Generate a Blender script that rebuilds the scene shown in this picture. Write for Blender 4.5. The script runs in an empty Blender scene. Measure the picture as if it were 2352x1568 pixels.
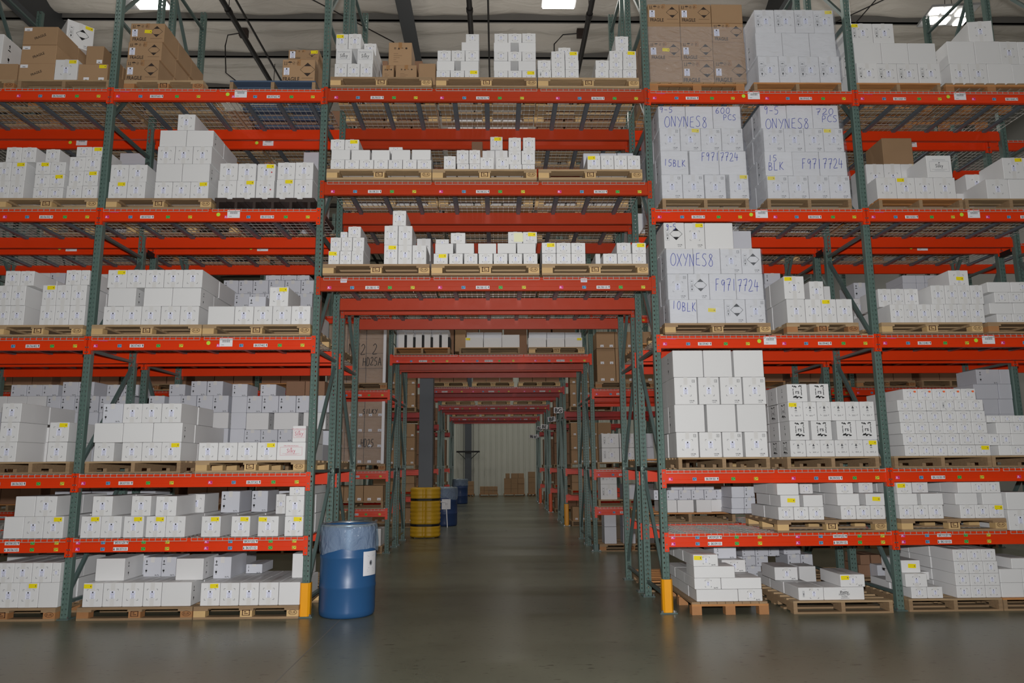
import bpy, bmesh, math, random
from mathutils import Vector, Matrix
random.seed(7)
D = bpy.data
COL = bpy.context.scene.collection
SC = bpy.context.scene

# ---------------------------------------------------------------- camera
FPX = 1688.26; PITCH = 0.16827; YAW = 0.02046; ROLL = -0.00681
CAM = Vector((0.1133, -7.9352, 1.5065))
_c, _s = math.cos, math.sin
FW = Vector((_s(YAW)*_c(PITCH), _c(YAW)*_c(PITCH), _s(PITCH)))
_r = Vector((_c(YAW), -_s(YAW), 0)); _u = _r.cross(FW)
RT = _r*_c(ROLL) + _u*_s(ROLL); UP = -_r*_s(ROLL) + _u*_c(ROLL)
cam = D.objects.new('camera', D.cameras.new('camera')); COL.objects.link(cam)
cam.data.lens = FPX/2352*36; cam.data.sensor_width = 36; cam.data.clip_end = 200
m = Matrix((RT, UP, -FW)).transposed().to_4x4(); m.translation = CAM
cam.matrix_world = m
SC.camera = cam
SC.view_settings.view_transform = 'Standard'; SC.view_settings.look = 'None'
SC.view_settings.gamma = 1; SC.view_settings.exposure = 0.0
SC.view_settings.use_curve_mapping = False

# ---------------------------------------------------------------- light
w = D.worlds.new('world'); SC.world = w; w.use_nodes = True
w.node_tree.nodes['Background'].inputs[0].default_value = (.9, .95, 1, 1)
w.node_tree.nodes['Background'].inputs[1].default_value = 0.02
def lamp(name, kind, loc, power, size=.5, size_y=None, col=(1, 1, 1), rot=(0, 0, 0)):
    l = D.lights.new(name, kind); l.energy = power; l.color = col
    if kind == 'AREA':
        l.size = size
        if size_y: l.shape = 'RECTANGLE'; l.size_y = size_y
    else: l.shadow_soft_size = size
    o = D.objects.new(name, l); COL.objects.link(o); o.location = loc; o.rotation_euler = rot
    return o
FLASH = lamp('camera_flash', 'SPOT', (CAM.x, CAM.y+.02, CAM.z+.28), 1880, .06, col=(1, .99, .985), rot=(math.pi/2+PITCH+.02, 0, -YAW))
FLASH.data.spot_size = math.radians(150); FLASH.data.spot_blend = .35
LAMPW = 85
for lx in (-7.0, 1.3, 9.2):
    for ly in (-5.0, 3.6, 9.6, 15.4, 21.0, 28.0):
        lamp('ceiling_lamp_light', 'AREA', (lx, ly, 10.35), LAMPW*(.3 if ly < 0 else (.65 if ly > 6 and lx == 1.3 and ly < 25 else 1)), .6, .35, col=(1, .97, .92))
for lx in (-7.5, 0.0, 7.5):            # unseen fill lights, added to brighten the white roof lining from below
    for ly in (-3.0, 5.0, 12.0):
        lamp('added_roof_fill', 'AREA', (lx, ly, 8.6), 36, 4.5, 4.5, col=(1, .97, .92), rot=(math.pi, 0, 0))
for lx in (-4.0, 4.0):
    lamp('ceiling_lamp_light', 'AREA', (lx, -3.2, 10.35), 18, 1.2, .6, col=(1, .97, .92))

def ray(x, y):
    return FPX*FW + (x-1176)*RT - (y-784)*UP
def at(x, y, Y):
    d = ray(x, y); return CAM + d*((Y-CAM.y)/d.y)
def atz(x, y, z):
    d = ray(x, y); return CAM + d*((z-CAM.z)/d.z)

# ---------------------------------------------------------------- materials
def srgb(r, g, b):
    f = lambda c: (c/255/12.92 if c/255 <= .04045 else ((c/255+.055)/1.055)**2.4)
    return (f(r), f(g), f(b), 1)
MATS = {}
def mat(name, col, rough=.6, metal=0, var=0, noise=0, nscale=8, bump=0, bscale=40, spec=.5, hole=False, stretch=(1, 1, 1)):
    m = D.materials.new(name); m.use_nodes = True; MATS[name] = m
    nt = m.node_tree; N = nt.nodes; L = nt.links; p = N['Principled BSDF']
    p.inputs['Roughness'].default_value = rough; p.inputs['Metallic'].default_value = metal
    p.inputs['Specular IOR Level'].default_value = spec
    p.inputs['Base Color'].default_value = col
    src = None
    if var or noise:
        hsv = N.new('ShaderNodeHueSaturation'); hsv.inputs['Color'].default_value = col
        val = N.new('ShaderNodeMath'); val.operation = 'ADD'; val.inputs[0].default_value = 1-var/2-noise/2
        if var:
            oi = N.new('ShaderNodeObjectInfo'); mu = N.new('ShaderNodeMath'); mu.operation = 'MULTIPLY'; mu.inputs[1].default_value = var
            L.new(oi.outputs['Random'], mu.inputs[0]); L.new(mu.outputs[0], val.inputs[1])
        else: val.inputs[1].default_value = 0
        last = val
        if noise:
            tc = N.new('ShaderNodeTexCoord'); mp = N.new('ShaderNodeMapping'); mp.inputs['Scale'].default_value = stretch
            nz = N.new('ShaderNodeTexNoise'); nz.inputs['Scale'].default_value = nscale; nz.inputs['Detail'].default_value = 5
            L.new(tc.outputs['Object'], mp.inputs[0]); L.new(mp.outputs[0], nz.inputs['Vector'])
            mu2 = N.new('ShaderNodeMath'); mu2.operation = 'MULTIPLY_ADD'; mu2.inputs[1].default_value = noise
            L.new(nz.outputs['Fac'], mu2.inputs[0]); L.new(val.outputs[0], mu2.inputs[2]); last = mu2
        L.new(last.outputs[0], hsv.inputs['Value']); L.new(hsv.outputs[0], p.inputs['Base Color'])
    if bump:
        tc = N.new('ShaderNodeTexCoord'); mp = N.new('ShaderNodeMapping'); mp.inputs['Scale'].default_value = stretch
        nz = N.new('ShaderNodeTexNoise'); nz.inputs['Scale'].default_value = bscale; nz.inputs['Detail'].default_value = 3
        b = N.new('ShaderNodeBump'); b.inputs['Strength'].default_value = bump; b.inputs['Distance'].default_value = .01
        L.new(tc.outputs['Object'], mp.inputs[0]); L.new(mp.outputs[0], nz.inputs['Vector'])
        L.new(nz.outputs['Fac'], b.inputs['Height']); L.new(b.outputs[0], p.inputs['Normal'])
    if hole:
        # punched teardrop slots: two columns on the front and back, one on the sides
        tc = N.new('ShaderNodeTexCoord'); sp = N.new('ShaderNodeSeparateXYZ'); L.new(tc.outputs['Object'], sp.inputs[0])
        def M(op, a, b=None, c=None):
            n = N.new('ShaderNodeMath'); n.operation = op
            for i, v in enumerate((a, b, c)):
                if v is None: continue
                if isinstance(v, (int, float)): n.inputs[i].default_value = v
                else: L.new(v, n.inputs[i])
            return n.outputs[0]
        ax = M('ABSOLUTE', sp.outputs['X'])
        u = M('SUBTRACT', ax, .0165)
        sh = M('MULTIPLY', M('GREATER_THAN', sp.outputs['X'], 0), .0)
        v = M('SUBTRACT', M('MODULO', M('ADD', sp.outputs['Z'], 10.0), .0508), .0254)
        wd = M('MULTIPLY_ADD', v, .28, .0062)
        uu = M('DIVIDE', u, wd); vv = M('DIVIDE', v, .0125)
        r2 = M('ADD', M('MULTIPLY', uu, uu), M('MULTIPLY', vv, vv))
        inside = M('LESS_THAN', r2, 1.0)
        inside = M('MULTIPLY', inside, M('LESS_THAN', ax, .034))
        tr = N.new('ShaderNodeBsdfTransparent'); mx = N.new('ShaderNodeMixShader')
        L.new(inside, mx.inputs[0]); L.new(p.outputs[0], mx.inputs[1]); L.new(tr.outputs[0], mx.inputs[2])
        L.new(mx.outputs[0], N['Material Output'].inputs[0])
    return m
mat('white_card', srgb(219, 219, 219), .62, var=.06, noise=.05, nscale=3, spec=.3)
mat('bluewhite_card', srgb(204, 206, 213), .62, var=.08, noise=.05, nscale=3, spec=.3)
mat('brown_card', srgb(166, 135, 103), .75, var=.12, noise=.14, nscale=5, spec=.2)
mat('dark_brown_card', srgb(138, 106, 84), .75, var=.15, noise=.14, nscale=5, spec=.2)
mat('card_gap', srgb(70, 66, 62), .9)
mat('label_white', srgb(228, 230, 242), .45, spec=.4)
mat('print_dark', srgb(52, 52, 58), .7)
mat('print_black', srgb(22, 22, 24), .7)
mat('print_grey', srgb(140, 142, 150), .7)
mat('print_blue', srgb(150, 153, 196), .7)
mat('print_mark', srgb(118, 118, 122), .7)
mat('print_pink', srgb(196, 100, 120), .7)
mat('print_brown', srgb(52, 40, 34), .8)
mat('print_brown_faint', srgb(118, 92, 68), .8)
mat('tape_clear', srgb(214, 213, 211), .3, spec=.45, bump=.15, bscale=30)
mat('tape_brown', srgb(160, 120, 80), .25, bump=.5, bscale=60)
mat('sticker_yellow', srgb(238, 218, 0), .5)
mat('sticker_cream', srgb(226, 226, 190), .6)
mat('marker_blue', srgb(62, 74, 168), .5)
mat('marker_black', srgb(30, 26, 26), .5)
mat('dot_lime', srgb(190, 225, 60), .5)
mat('dot_orange', srgb(240, 110, 60), .5)
mat('dot_red', srgb(190, 30, 40), .5)
mat('tag_pink', srgb(232, 60, 150), .5)
mat('tag_blue', srgb(90, 170, 215), .5)
mat('tag_green', srgb(70, 190, 80), .5)
mat('tag_yellow', srgb(225, 220, 60), .5)
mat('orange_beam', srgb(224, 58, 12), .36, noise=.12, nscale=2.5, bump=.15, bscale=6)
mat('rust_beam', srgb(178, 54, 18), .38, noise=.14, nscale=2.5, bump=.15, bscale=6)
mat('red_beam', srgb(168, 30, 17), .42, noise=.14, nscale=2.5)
mat('post_green', srgb(96, 118, 111), .3, metal=.12, noise=.16, nscale=6, hole=True)
mat('brace_green', srgb(90, 108, 105), .33, metal=.12, noise=.12, nscale=6)
mat('channel_blue', srgb(104, 114, 122), .4, metal=.2)
mat('wire_zinc', srgb(184, 184, 178), .3, metal=.3)
mat('bolt', srgb(190, 190, 190), .25, metal=.9)
for nm, c in (('wood_light', (166, 140, 106)), ('wood_mid', (150, 123, 92)), ('wood_dark', (122, 98, 74)), ('wood_orange', (186, 130, 78))):
    mat(nm, srgb(*c), .75, var=.2, noise=.55, nscale=7, bump=.3, bscale=20, stretch=(.6, 4, 6))
mat('block_light', srgb(206, 172, 120), .7, var=.2, noise=.2, nscale=9)
mat('block_dark', srgb(168, 118, 74), .7, var=.2, noise=.25, nscale=9)
mat('wood_blue', srgb(70, 88, 112), .7, noise=.35, nscale=5, stretch=(.6, 4, 6))
mat('plastic_brown', srgb(62, 52, 48), .4, noise=.2)
mat('stamp', srgb(80, 48, 28), .8)
mat('guard_yellow', srgb(236, 160, 16), .4, noise=.08)
mat('guard_orange', srgb(226, 84, 20), .4)
mat('drum_blue', srgb(40, 84, 130), .38, noise=.16, nscale=3, bump=.1, bscale=10)
mat('drum_dark', srgb(40, 62, 104), .4)
mat('ring_metal', srgb(170, 172, 172), .3, metal=.9)
mat('paper', srgb(226, 226, 230), .7)
mat('column_grey', srgb(84, 90, 96), .5, noise=.08)
mat('sleeve_yellow', srgb(206, 160, 30), .5, noise=.1, nscale=4)
mat('strap_black', srgb(20, 20, 20), .6)
mat('rafter_dark', srgb(58, 60, 62), .55)
mat('purlin_dark', srgb(110, 108, 104), .6)
mat('pipe_black', srgb(26, 22, 22), .5)
mat('fixture_grey', srgb(150, 150, 150), .5)
mat('concrete_base', srgb(140, 140, 138), .9)
def shader_mats():
    # sealed concrete
    m = D.materials.new('sealed_concrete'); m.use_nodes = True; MATS['concrete'] = m
    nt = m.node_tree; N = nt.nodes; L = nt.links; p = N['Principled BSDF']
    tc = N.new('ShaderNodeTexCoord')
    n1 = N.new('ShaderNodeTexNoise'); n1.inputs['Scale'].default_value = .55; n1.inputs['Detail'].default_value = 8; n1.inputs['Roughness'].default_value = .6
    mp = N.new('ShaderNodeMapping'); mp.inputs['Scale'].default_value = (3.4, 9, 1); mp.inputs['Rotation'].default_value = (0, 0, .25)
    n2 = N.new('ShaderNodeTexNoise'); n2.inputs['Scale'].default_value = 3.2; n2.inputs['Detail'].default_value = 6; n2.inputs['Roughness'].default_value = .62
    L.new(tc.outputs['Object'], n1.inputs['Vector']); L.new(tc.outputs['Object'], mp.inputs[0]); L.new(mp.outputs[0], n2.inputs['Vector'])
    r1 = N.new('ShaderNodeValToRGB'); e = r1.color_ramp.elements
    e[0].position = .3; e[0].color = srgb(94, 96, 82); e[1].position = .72; e[1].color = srgb(116, 117, 100)
    r2 = N.new('ShaderNodeValToRGB'); e = r2.color_ramp.elements
    e[0].position = .335; e[0].color = (.25, .24, .22, 1); e[1].position = .375; e[1].color = (1, 1, 1, 1)
    mx = N.new('ShaderNodeMix'); mx.data_type = 'RGBA'; mx.blend_type = 'MULTIPLY'; mx.inputs[0].default_value = .8
    L.new(n1.outputs['Fac'], r1.inputs[0]); L.new(n2.outputs['Fac'], r2.inputs[0])
    L.new(r1.outputs[0], mx.inputs[6]); L.new(r2.outputs[0], mx.inputs[7]); L.new(mx.outputs[2], p.inputs['Base Color'])
    # short dark tyre scuffs, strewn unevenly
    m3 = N.new('ShaderNodeMapping'); m3.inputs['Scale'].default_value = (6, 17, 1); m3.inputs['Rotation'].default_value = (0, 0, -.2)
    n3 = N.new('ShaderNodeTexNoise'); n3.inputs['Scale'].default_value = 1.6; n3.inputs['Detail'].default_value = 3; n3.inputs['Distortion'].default_value = .6
    L.new(tc.outputs['Object'], m3.inputs[0]); L.new(m3.outputs[0], n3.inputs['Vector'])
    r3 = N.new('ShaderNodeValToRGB'); e = r3.color_ramp.elements
    e[0].position = .30; e[0].color = (.35, .33, .3, 1); e[1].position = .345; e[1].color = (1, 1, 1, 1)
    L.new(n3.outputs['Fac'], r3.inputs[0])
    mx2 = N.new('ShaderNodeMix'); mx2.data_type = 'RGBA'; mx2.blend_type = 'MULTIPLY'; mx2.inputs[0].default_value = .85
    L.new(mx.outputs[2], mx2.inputs[6]); L.new(r3.outputs[0], mx2.inputs[7]); L.new(mx2.outputs[2], p.inputs['Base Color'])
    rr = N.new('ShaderNodeMapRange'); rr.inputs[3].default_value = .2; rr.inputs[4].default_value = .4; p.inputs['Specular IOR Level'].default_value = .32
    L.new(n1.outputs['Fac'], rr.inputs[0]); L.new(rr.outputs[0], p.inputs['Roughness'])
    # vinyl roof insulation
    m = D.materials.new('vinyl_insulation'); m.use_nodes = True; MATS['vinyl'] = m
    nt = m.node_tree; N = nt.nodes; L = nt.links; p = N['Principled BSDF']
    p.inputs['Base Color'].default_value = srgb(196, 190, 180); p.inputs['Roughness'].default_value = .38
    tc = N.new('ShaderNodeTexCoord'); mp = N.new('ShaderNodeMapping'); mp.inputs['Scale'].default_value = (.6, 1.6, 1)
    n1 = N.new('ShaderNodeTexNoise'); n1.inputs['Scale'].default_value = 1.7; n1.inputs['Detail'].default_value = 5; n1.inputs['Distortion'].default_value = 1.2
    b = N.new('ShaderNodeBump'); b.inputs['Strength'].default_value = .55; b.inputs['Distance'].default_value = .12
    L.new(tc.outputs['Object'], mp.inputs[0]); L.new(mp.outputs[0], n1.inputs['Vector']); L.new(n1.outputs['Fac'], b.inputs['Height']); L.new(b.outputs[0], p.inputs['Normal'])
    # clear films
    for nm, tint, base, rough, bs in (('stretch_film', (.97, .975, 1, 1), .15, .16, 7), ('bag_film', (.68, .80, .90, 1), .27, .2, 6)):
        m = D.materials.new(nm); m.use_nodes = True; MATS[nm] = m
        nt = m.node_tree; N = nt.nodes; L = nt.links; p = N['Principled BSDF']
        p.inputs['Base Color'].default_value = (.80, .85, .92, 1) if nm != 'bag_film' else (.62, .76, .90, 1)
        p.inputs['Roughness'].default_value = rough
        tr = N.new('ShaderNodeBsdfTransparent'); tr.inputs[0].default_value = tint
        mx = N.new('ShaderNodeMixShader'); mx.inputs[0].default_value = base
        tc = N.new('ShaderNodeTexCoord'); mp = N.new('ShaderNodeMapping'); mp.inputs['Scale'].default_value = (1, 1, 2.2) if nm == 'stretch_film' else (1.3, 1.3, .9)
        n1 = N.new('ShaderNodeTexNoise'); n1.inputs['Scale'].default_value = bs; n1.inputs['Detail'].default_value = 4; n1.inputs['Distortion'].default_value = .8
        b = N.new('ShaderNodeBump'); b.inputs['Strength'].default_value = 1.0; b.inputs['Distance'].default_value = .05
        L.new(tc.outputs['Object'], mp.inputs[0]); L.new(mp.outputs[0], n1.inputs['Vector']); L.new(n1.outputs['Fac'], b.inputs['Height']); L.new(b.outputs[0], p.inputs['Normal'])
        L.new(tr.outputs[0], mx.inputs[1]); L.new(p.outputs[0], mx.inputs[2]); L.new(mx.outputs[0], N['Material Output'].inputs[0])
    for nm, st in (('led_panel', 9.0),):
        m = D.materials.new(nm); m.use_nodes = True; MATS[nm] = m
        p = m.node_tree.nodes['Principled BSDF']; p.inputs['Emission Color'].default_value = (1, .97, .9, 1); p.inputs['Emission Strength'].default_value = st
    mat('wall_panel', srgb(206, 208, 196), .5, noise=.1, nscale=.8)
    mat('side_wall', srgb(150, 150, 146), .6, noise=.1, nscale=.8)
shader_mats()
MKEY = {mm.name: k for k, mm in MATS.items()}

# ---------------------------------------------------------------- mesh builder
class MB:
    def __init__(s): s.v = []; s.f = []; s.m = []; s.names = []
    def mi(s, name):
        if name not in s.names: s.names.append(name)
        return s.names.index(name)
    def poly(s, pts, m):
        b = len(s.v); s.v += [tuple(p) for p in pts]; s.f.append(tuple(range(b, b+len(pts)))); s.m.append(s.mi(m))
    def box(s, x0, x1, y0, y1, z0, z1, m, ch=0):
        k = s.mi(m); b = len(s.v)
        s.v += [(x0, y0, z0), (x1, y0, z0), (x1, y1, z0), (x0, y1, z0), (x0, y0, z1), (x1, y0, z1), (x1, y1, z1), (x0, y1, z1)]
        for f in ((0, 3, 2, 1), (4, 5, 6, 7), (0, 1, 5, 4), (1, 2, 6, 5), (2, 3, 7, 6), (3, 0, 4, 7)):
            s.f.append(tuple(b+i for i in f)); s.m.append(k)
        return s
    def bar(s, p, q, w, h, m, upv=(0, 0, 1)):
        p, q = Vector(p), Vector(q); d = (q-p).normalized(); upv = Vector(upv)
        if abs(d.dot(upv)) > .95: upv = Vector((0, 1, 0))
        a = d.cross(upv).normalized()*w/2; c = a.cross(d).normalized()*h/2
        k = s.mi(m); b = len(s.v)
        for o in (p, q): s.v += [tuple(o-a-c), tuple(o+a-c), tuple(o+a+c), tuple(o-a+c)]
        for f in ((0, 1, 2, 3), (7, 6, 5, 4), (0, 4, 5, 1), (1, 5, 6, 2), (2, 6, 7, 3), (3, 7, 4, 0)):
            s.f.append(tuple(b+i for i in f)); s.m.append(k)
        return s
    def tube(s, pts, r, m, n=8, caps=True):
        k = s.mi(m); pts = [Vector(p) for p in pts]; rings = []
        for i, p in enumerate(pts):
            d = (pts[min(i+1, len(pts)-1)]-pts[max(i-1, 0)]).normalized()
            u = d.cross(Vector((0, 0, 1))) if abs(d.z) < .9 else d.cross(Vector((0, 1, 0)))
            u.normalize(); v = d.cross(u); b = len(s.v)
            for j in range(n):
                a = 2*math.pi*j/n; s.v.append(tuple(p+u*math.cos(a)*r+v*math.sin(a)*r))
            rings.append(b)
        for a, b in zip(rings, rings[1:]):
            for j in range(n):
                s.f.append((a+j, a+(j+1) % n, b+(j+1) % n, b+j)); s.m.append(k)
        if caps:
            s.f.append(tuple(rings[0]+j for j in range(n))); s.m.append(k)
            s.f.append(tuple(rings[-1]+j for j in reversed(range(n)))); s.m.append(k)
        return s
    def lathe(s, prof, m, n=48, cx=0, cy=0, wob=None):
        k = s.mi(m); rings = []
        for i, (r, z) in enumerate(prof):
            b = len(s.v)
            for j in range(n):
                a = 2*math.pi*j/n; rr, zz = (r, z) if not wob else wob(i, a, r, z)
                s.v.append((cx+rr*math.cos(a), cy+rr*math.sin(a), zz))
            rings.append(b)
        for a, b in zip(rings, rings[1:]):
            for j in range(n):
                s.f.append((a+j, a+(j+1) % n, b+(j+1) % n, b+j)); s.m.append(k)
        return s
    def rect(s, u0, v0, u1, v1, m, y=0):
        s.poly([(u0, y, v0), (u1, y, v0), (u1, y, v1), (u0, y, v1)], m)
    def art(s, pts, m, y=0): s.poly([(a, y, b) for a, b in pts], m)
    def line(s, a, b, w, m, y=0):
        a = Vector(a); b = Vector(b); d = (b-a)
        if d.length < 1e-6: return
        n = Vector((-d.y, d.x)).normalized()*w/2
        s.art([a-n, b-n, b+n, a+n], m, y)
    def text(s, txt, u, v, h, m, y=0, bold=0, rot=0, sx=1, center=True):
        vs, fs, wd = glyphs(txt, bold); k = s.mi(m); b = len(s.v); ca, sa = math.cos(rot), math.sin(rot)
        for (a, c) in vs:
            a = (a-(wd/2 if center else 0))*h*sx; c = (c-(.35 if center else 0))*h
            s.v.append((u+a*ca-c*sa, y, v+a*sa+c*ca))
        for f in fs: s.f.append(tuple(b+i for i in f)); s.m.append(k)
    def mesh(s, name, smooth=False):
        me = D.meshes.new(name); me.from_pydata(s.v, [], s.f)
        for n in s.names: me.materials.append(MATS[n])
        me.polygons.foreach_set('material_index', s.m)
        if smooth: me.polygons.foreach_set('use_smooth', [True]*len(s.f))
        me.update(); return me
    def build(s, name, parent=None, loc=None, smooth=False):
        return put(name, s.mesh(name, smooth), parent, loc)
def put(name, me, parent=None, loc=None, rz=0):
    o = D.objects.new(name, me); COL.objects.link(o)
    if parent: o.parent = parent
    if loc is not None: o.location = loc
    if rz: o.rotation_euler.z = rz
    return o
GL = {}
def glyphs(txt, bold):
    if (txt, bold) in GL: return GL[(txt, bold)]
    c = D.curves.new('lettering', 'FONT'); c.body = txt; c.offset = bold; c.resolution_u = 2; c.size = 1
    o = D.objects.new('lettering', c); COL.objects.link(o)
    me = o.to_mesh()
    vs = [(v.co.x, v.co.y) for v in me.vertices]; fs = [tuple(p.vertices) for p in me.polygons]
    o.to_mesh_clear(); D.objects.remove(o); D.curves.remove(c)
    wd = max([v[0] for v in vs] or [0]); GL[(txt, bold)] = (vs, fs, wd); return GL[(txt, bold)]
LABELS = {}
def tag(o, label, cat, group=None):
    n = LABELS.get(label, 0); LABELS[label] = n+1
    o['label'] = label; o['category'] = cat
    if group: o['group'] = group
    return o
def thing(name, label, cat, loc=(0, 0, 0), rz=0, group=None):
    o = D.objects.new(name, None); COL.objects.link(o); o.empty_display_size = .1
    o.location = loc; o.rotation_euler.z = rz
    return tag(o, label, cat, group)
def struct(o): o['kind'] = 'structure'; return o
ORD = ['first', 'second', 'third', 'fourth', 'fifth', 'sixth', 'seventh', 'eighth', 'ninth', 'tenth', 'eleventh', 'twelfth']

# ---------------------------------------------------------------- the setting
RX = 9.6
b = MB(); b.box(-14, 14, -11, 32.2, -.2, 0, 'concrete'); struct(b.build('floor'))
def floor_joint():
    p, q = atz(777, 1427, 0), atz(632, 1567, 0)
    d = (q-p); b = MB(); b.bar(p-d*.1+Vector((0, 0, .0006)), p+d*2.2+Vector((0, 0, .0006)), .008, .001, 'purlin_dark'); b.build('floor_joint', D.objects['floor'])
floor_joint()
def ceiling():
    b = MB(); n = 28; P = 1.47; y0 = 6.8-P*12
    ys = []; zs = []
    for k in range(int((32.2-y0)/P)+1):
        for t in range(10):
            f = t/10; ys.append(y0+(k+f)*P)
            g = f*2 if f < .5 else f*2-1
            zs.append(-.16*math.sin(math.pi*g)**.8 - (.02 if f >= .5 else .0) - (.03 if abs(f-.5) < .01 else 0))
    xs = [-14+i*.5 for i in range(57)]
    for y, z in zip(ys, zs):
        for x in xs: b.v.append((x, y, 11.32+z+.03*math.sin(x*1.7+y)+.02*math.sin(x*4.1-y*2)))
    k = b.mi('vinyl')
    for i in range(len(ys)-1):
        for j in range(len(xs)-1):
            q = i*len(xs)+j; b.f.append((q, q+len(xs), q+len(xs)+1, q+1)); b.m.append(k)
    o = struct(b.build('ceiling', smooth=True))
    b = MB(); b.box(-14, 14, -11, 32.2, 11.45, 11.55, 'side_wall'); b.build('roof_deck', o)
    for k in range(-8, 18):
        y = 6.8+P*k
        if y > 32: break
        b = MB(); b.box(-14, 14, y-.03, y+.03, 11.14, 11.3, 'purlin_dark'); b.box(-14, 14, y-.03, y+.07, 11.14, 11.148, 'purlin_dark')
        if 2 < y < 14: tag(b.build('roof_purlin'), 'dark steel roof purlin crossing the ceiling, number %s going back' % ORD[k+3 if k+3 < 12 else 11], 'purlin', 'roof purlins')
        else: b.build('ceiling_purlin', o)
ceiling()
def corrugated(name, x0, x1, y, z1, m):
    b = MB(); x = x0; pts = []
    while x < x1:
        pts += [(x, 0), (x+.20, 0), (x+.225, -.05), (x+.275, -.05)]; x += .3
    for a, c in zip(pts, pts[1:]): b.poly([(a[0], y+a[1], 0), (c[0], y+c[1], 0), (c[0], y+c[1], z1), (a[0], y+a[1], z1)], m)
    b.box(x0, x1, y+.02, y+.15, 0, z1, m); return struct(b.build(name))
corrugated('wall_back', -14, 14, 32, 11.4, 'wall_panel')
for nm, x in (('wall_left', -14.15), ('wall_right', 14)):
    b = MB(); b.box(x, x+.15, -11, 32.2, 0, 11.5, 'side_wall'); struct(b.build(nm))

def rafter(X, lab):
    t = thing('roof_rafter', lab, 'roof beam', (X, 0, 10.45), group='roof rafters')
    b = MB(); b.box(-.15, .15, -9, 31.9, 0, .02, 'rafter_dark'); b.build('bottom_flange', t)
    b = MB(); b.box(-.008, .008, -9, 31.9, .02, .8, 'rafter_dark'); b.build('web', t)
    b = MB(); b.box(-.15, .15, -9, 31.9, .8, .82, 'rafter_dark'); b.build('top_flange', t)
rafter(-9.3, 'wide dark roof rafter at the top left behind the leaning white carton')
rafter(-1.7, 'dark roof rafter rising above the brown cartons over tag BK/08/301')
rafter(5.9, 'dark roof rafter above the white wrapped load over tag BK/09/602')
def pipe(X, z, r, lab):
    t = thing('sprinkler_pipe', lab, 'pipe', (X, 0, z), group='pipes under the roof')
    b = MB(); b.tube([(0, -9, 0), (0, 31.9, 0)], r, 'pipe_black', 10); b.build('pipe_run', t, smooth=True)
    if r > .04:
        for y in (2.3, 5.6, 8.6, 12.0, 18):
            b = MB(); b.tube([(0, y-.06, 0), (0, y+.06, 0)], r*1.25, 'pipe_black', 10); b.build('coupling', t)
            b = MB(); b.tube([(0, y, r), (0, y, 11.2-z)], .008, 'pipe_black', 6); b.build('hanger_rod', t)
pipe(-5.25, 10.55, .055, 'thick black pipe slanting down to the brown cartons over tag BK/07/602')
pipe(-5.02, 10.62, .022, 'thin black conduit just right of the thick black left pipe')
pipe(-.42, 10.6, .055, 'black pipe above the white cartons over tag BK/08/302')
pipe(2.0, 10.5, .055, 'black pipe running down beside the right ceiling lamp, above BK/08/303')
pipe(-.05+.0, 10.9, .02, 'thin grey conduit beside the middle black pipe, left of the lamp')
def rod(p, q, lab):
    b = MB(); b.tube([p, q], .012, 'pipe_black', 6); tag(b.build('brace_rod'), lab, 'brace rod', 'roof brace rods')
rod(atz(700, -10, 10.9), atz(905, 97, 10.9), 'thin slanting brace rod left of the middle rafter')
rod(atz(2020, -10, 10.9), atz(1950, 70, 10.9), 'steeper of two crossing brace rods left of the lamp cluster')
rod(atz(2050, -10, 10.9), atz(1900, 60, 10.9), 'shallower of two crossing brace rods left of the lamp cluster')
def junction(px, py, lab, drop):
    p = atz(px, py, 11.05); t = thing('junction_box', lab, 'electrical box', p, group='junction boxes on the roof')
    b = MB(); b.box(-.09, .09, -.06, .06, -.09, .09, 'print_brown'); b.build('box_body', t); b = MB(); b.box(-.02, .02, -.02, .02, .09, .34, 'print_brown'); b.build('mounting_stem', t)
    b = MB(); b.tube([(-.09, 0, 0), (-.35, 0, -.05), (-.4, .02, -.3), (-.38, .1, -.9), (-.2, .3, -1.0)] if drop else [(-.09, 0, 0), (-.4, 0, -.03), (-.6, .02, -.25), (-.6, .1, -.6)], .014, 'pipe_black', 6); b.build('cable', t)
junction(560, 76, 'small junction box with a drooping cable by the left pipe', True)
junction(1334, 77, 'small brown junction box right of the white stacks, top centre', False)
def high_bay(p, panels, lab, rz=0, pw=.34, pl=.62):
    t = thing('ceiling_light', lab, 'ceiling light', p, rz, 'ceiling lights')
    n = len(panels)
    b = MB(); xs = [q[0] for q in panels]; ys = [q[1] for q in panels]
    b.box(min(xs)-pl/2-.03, max(xs)+pl/2+.03, min(ys)-pw/2-.03, max(ys)+pw/2+.03, .02, .07, 'fixture_grey'); b.build('housing', t)
    for (x, y) in panels:
        b = MB(); b.box(x-pl/2, x+pl/2, y-pw/2, y+pw/2, -.01, .02, 'led_panel'); b.build('lamp_panel', t)
    for s_ in (-1, 1):
        b = MB(); b.tube([(s_*pl*.4, 0, .07), (s_*.02, 0, .75)], .006, 'pipe_black', 5); b.build('hanging_wire', t)
high_bay(atz(1284, 5, 10.45), [(0, 0)], 'bright rectangular ceiling lamp above the white stacks, top centre', pl=.62, pw=.4)
high_bay(atz(347, 9, 10.45), [(0, 0), (-.25, -.42)], 'bright ceiling lamp above the brown FRAGILE cartons, top left', pl=.6, pw=.34)
high_bay(atz(2180, 25, 10.45), [(-.25, 0), (0, 0), (.3, .1), (-.2, .33), (.06, .36), (.42, .43)], 'cluster of bright lamp panels at the top right', rz=-.1, pl=.19, pw=.2)

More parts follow.
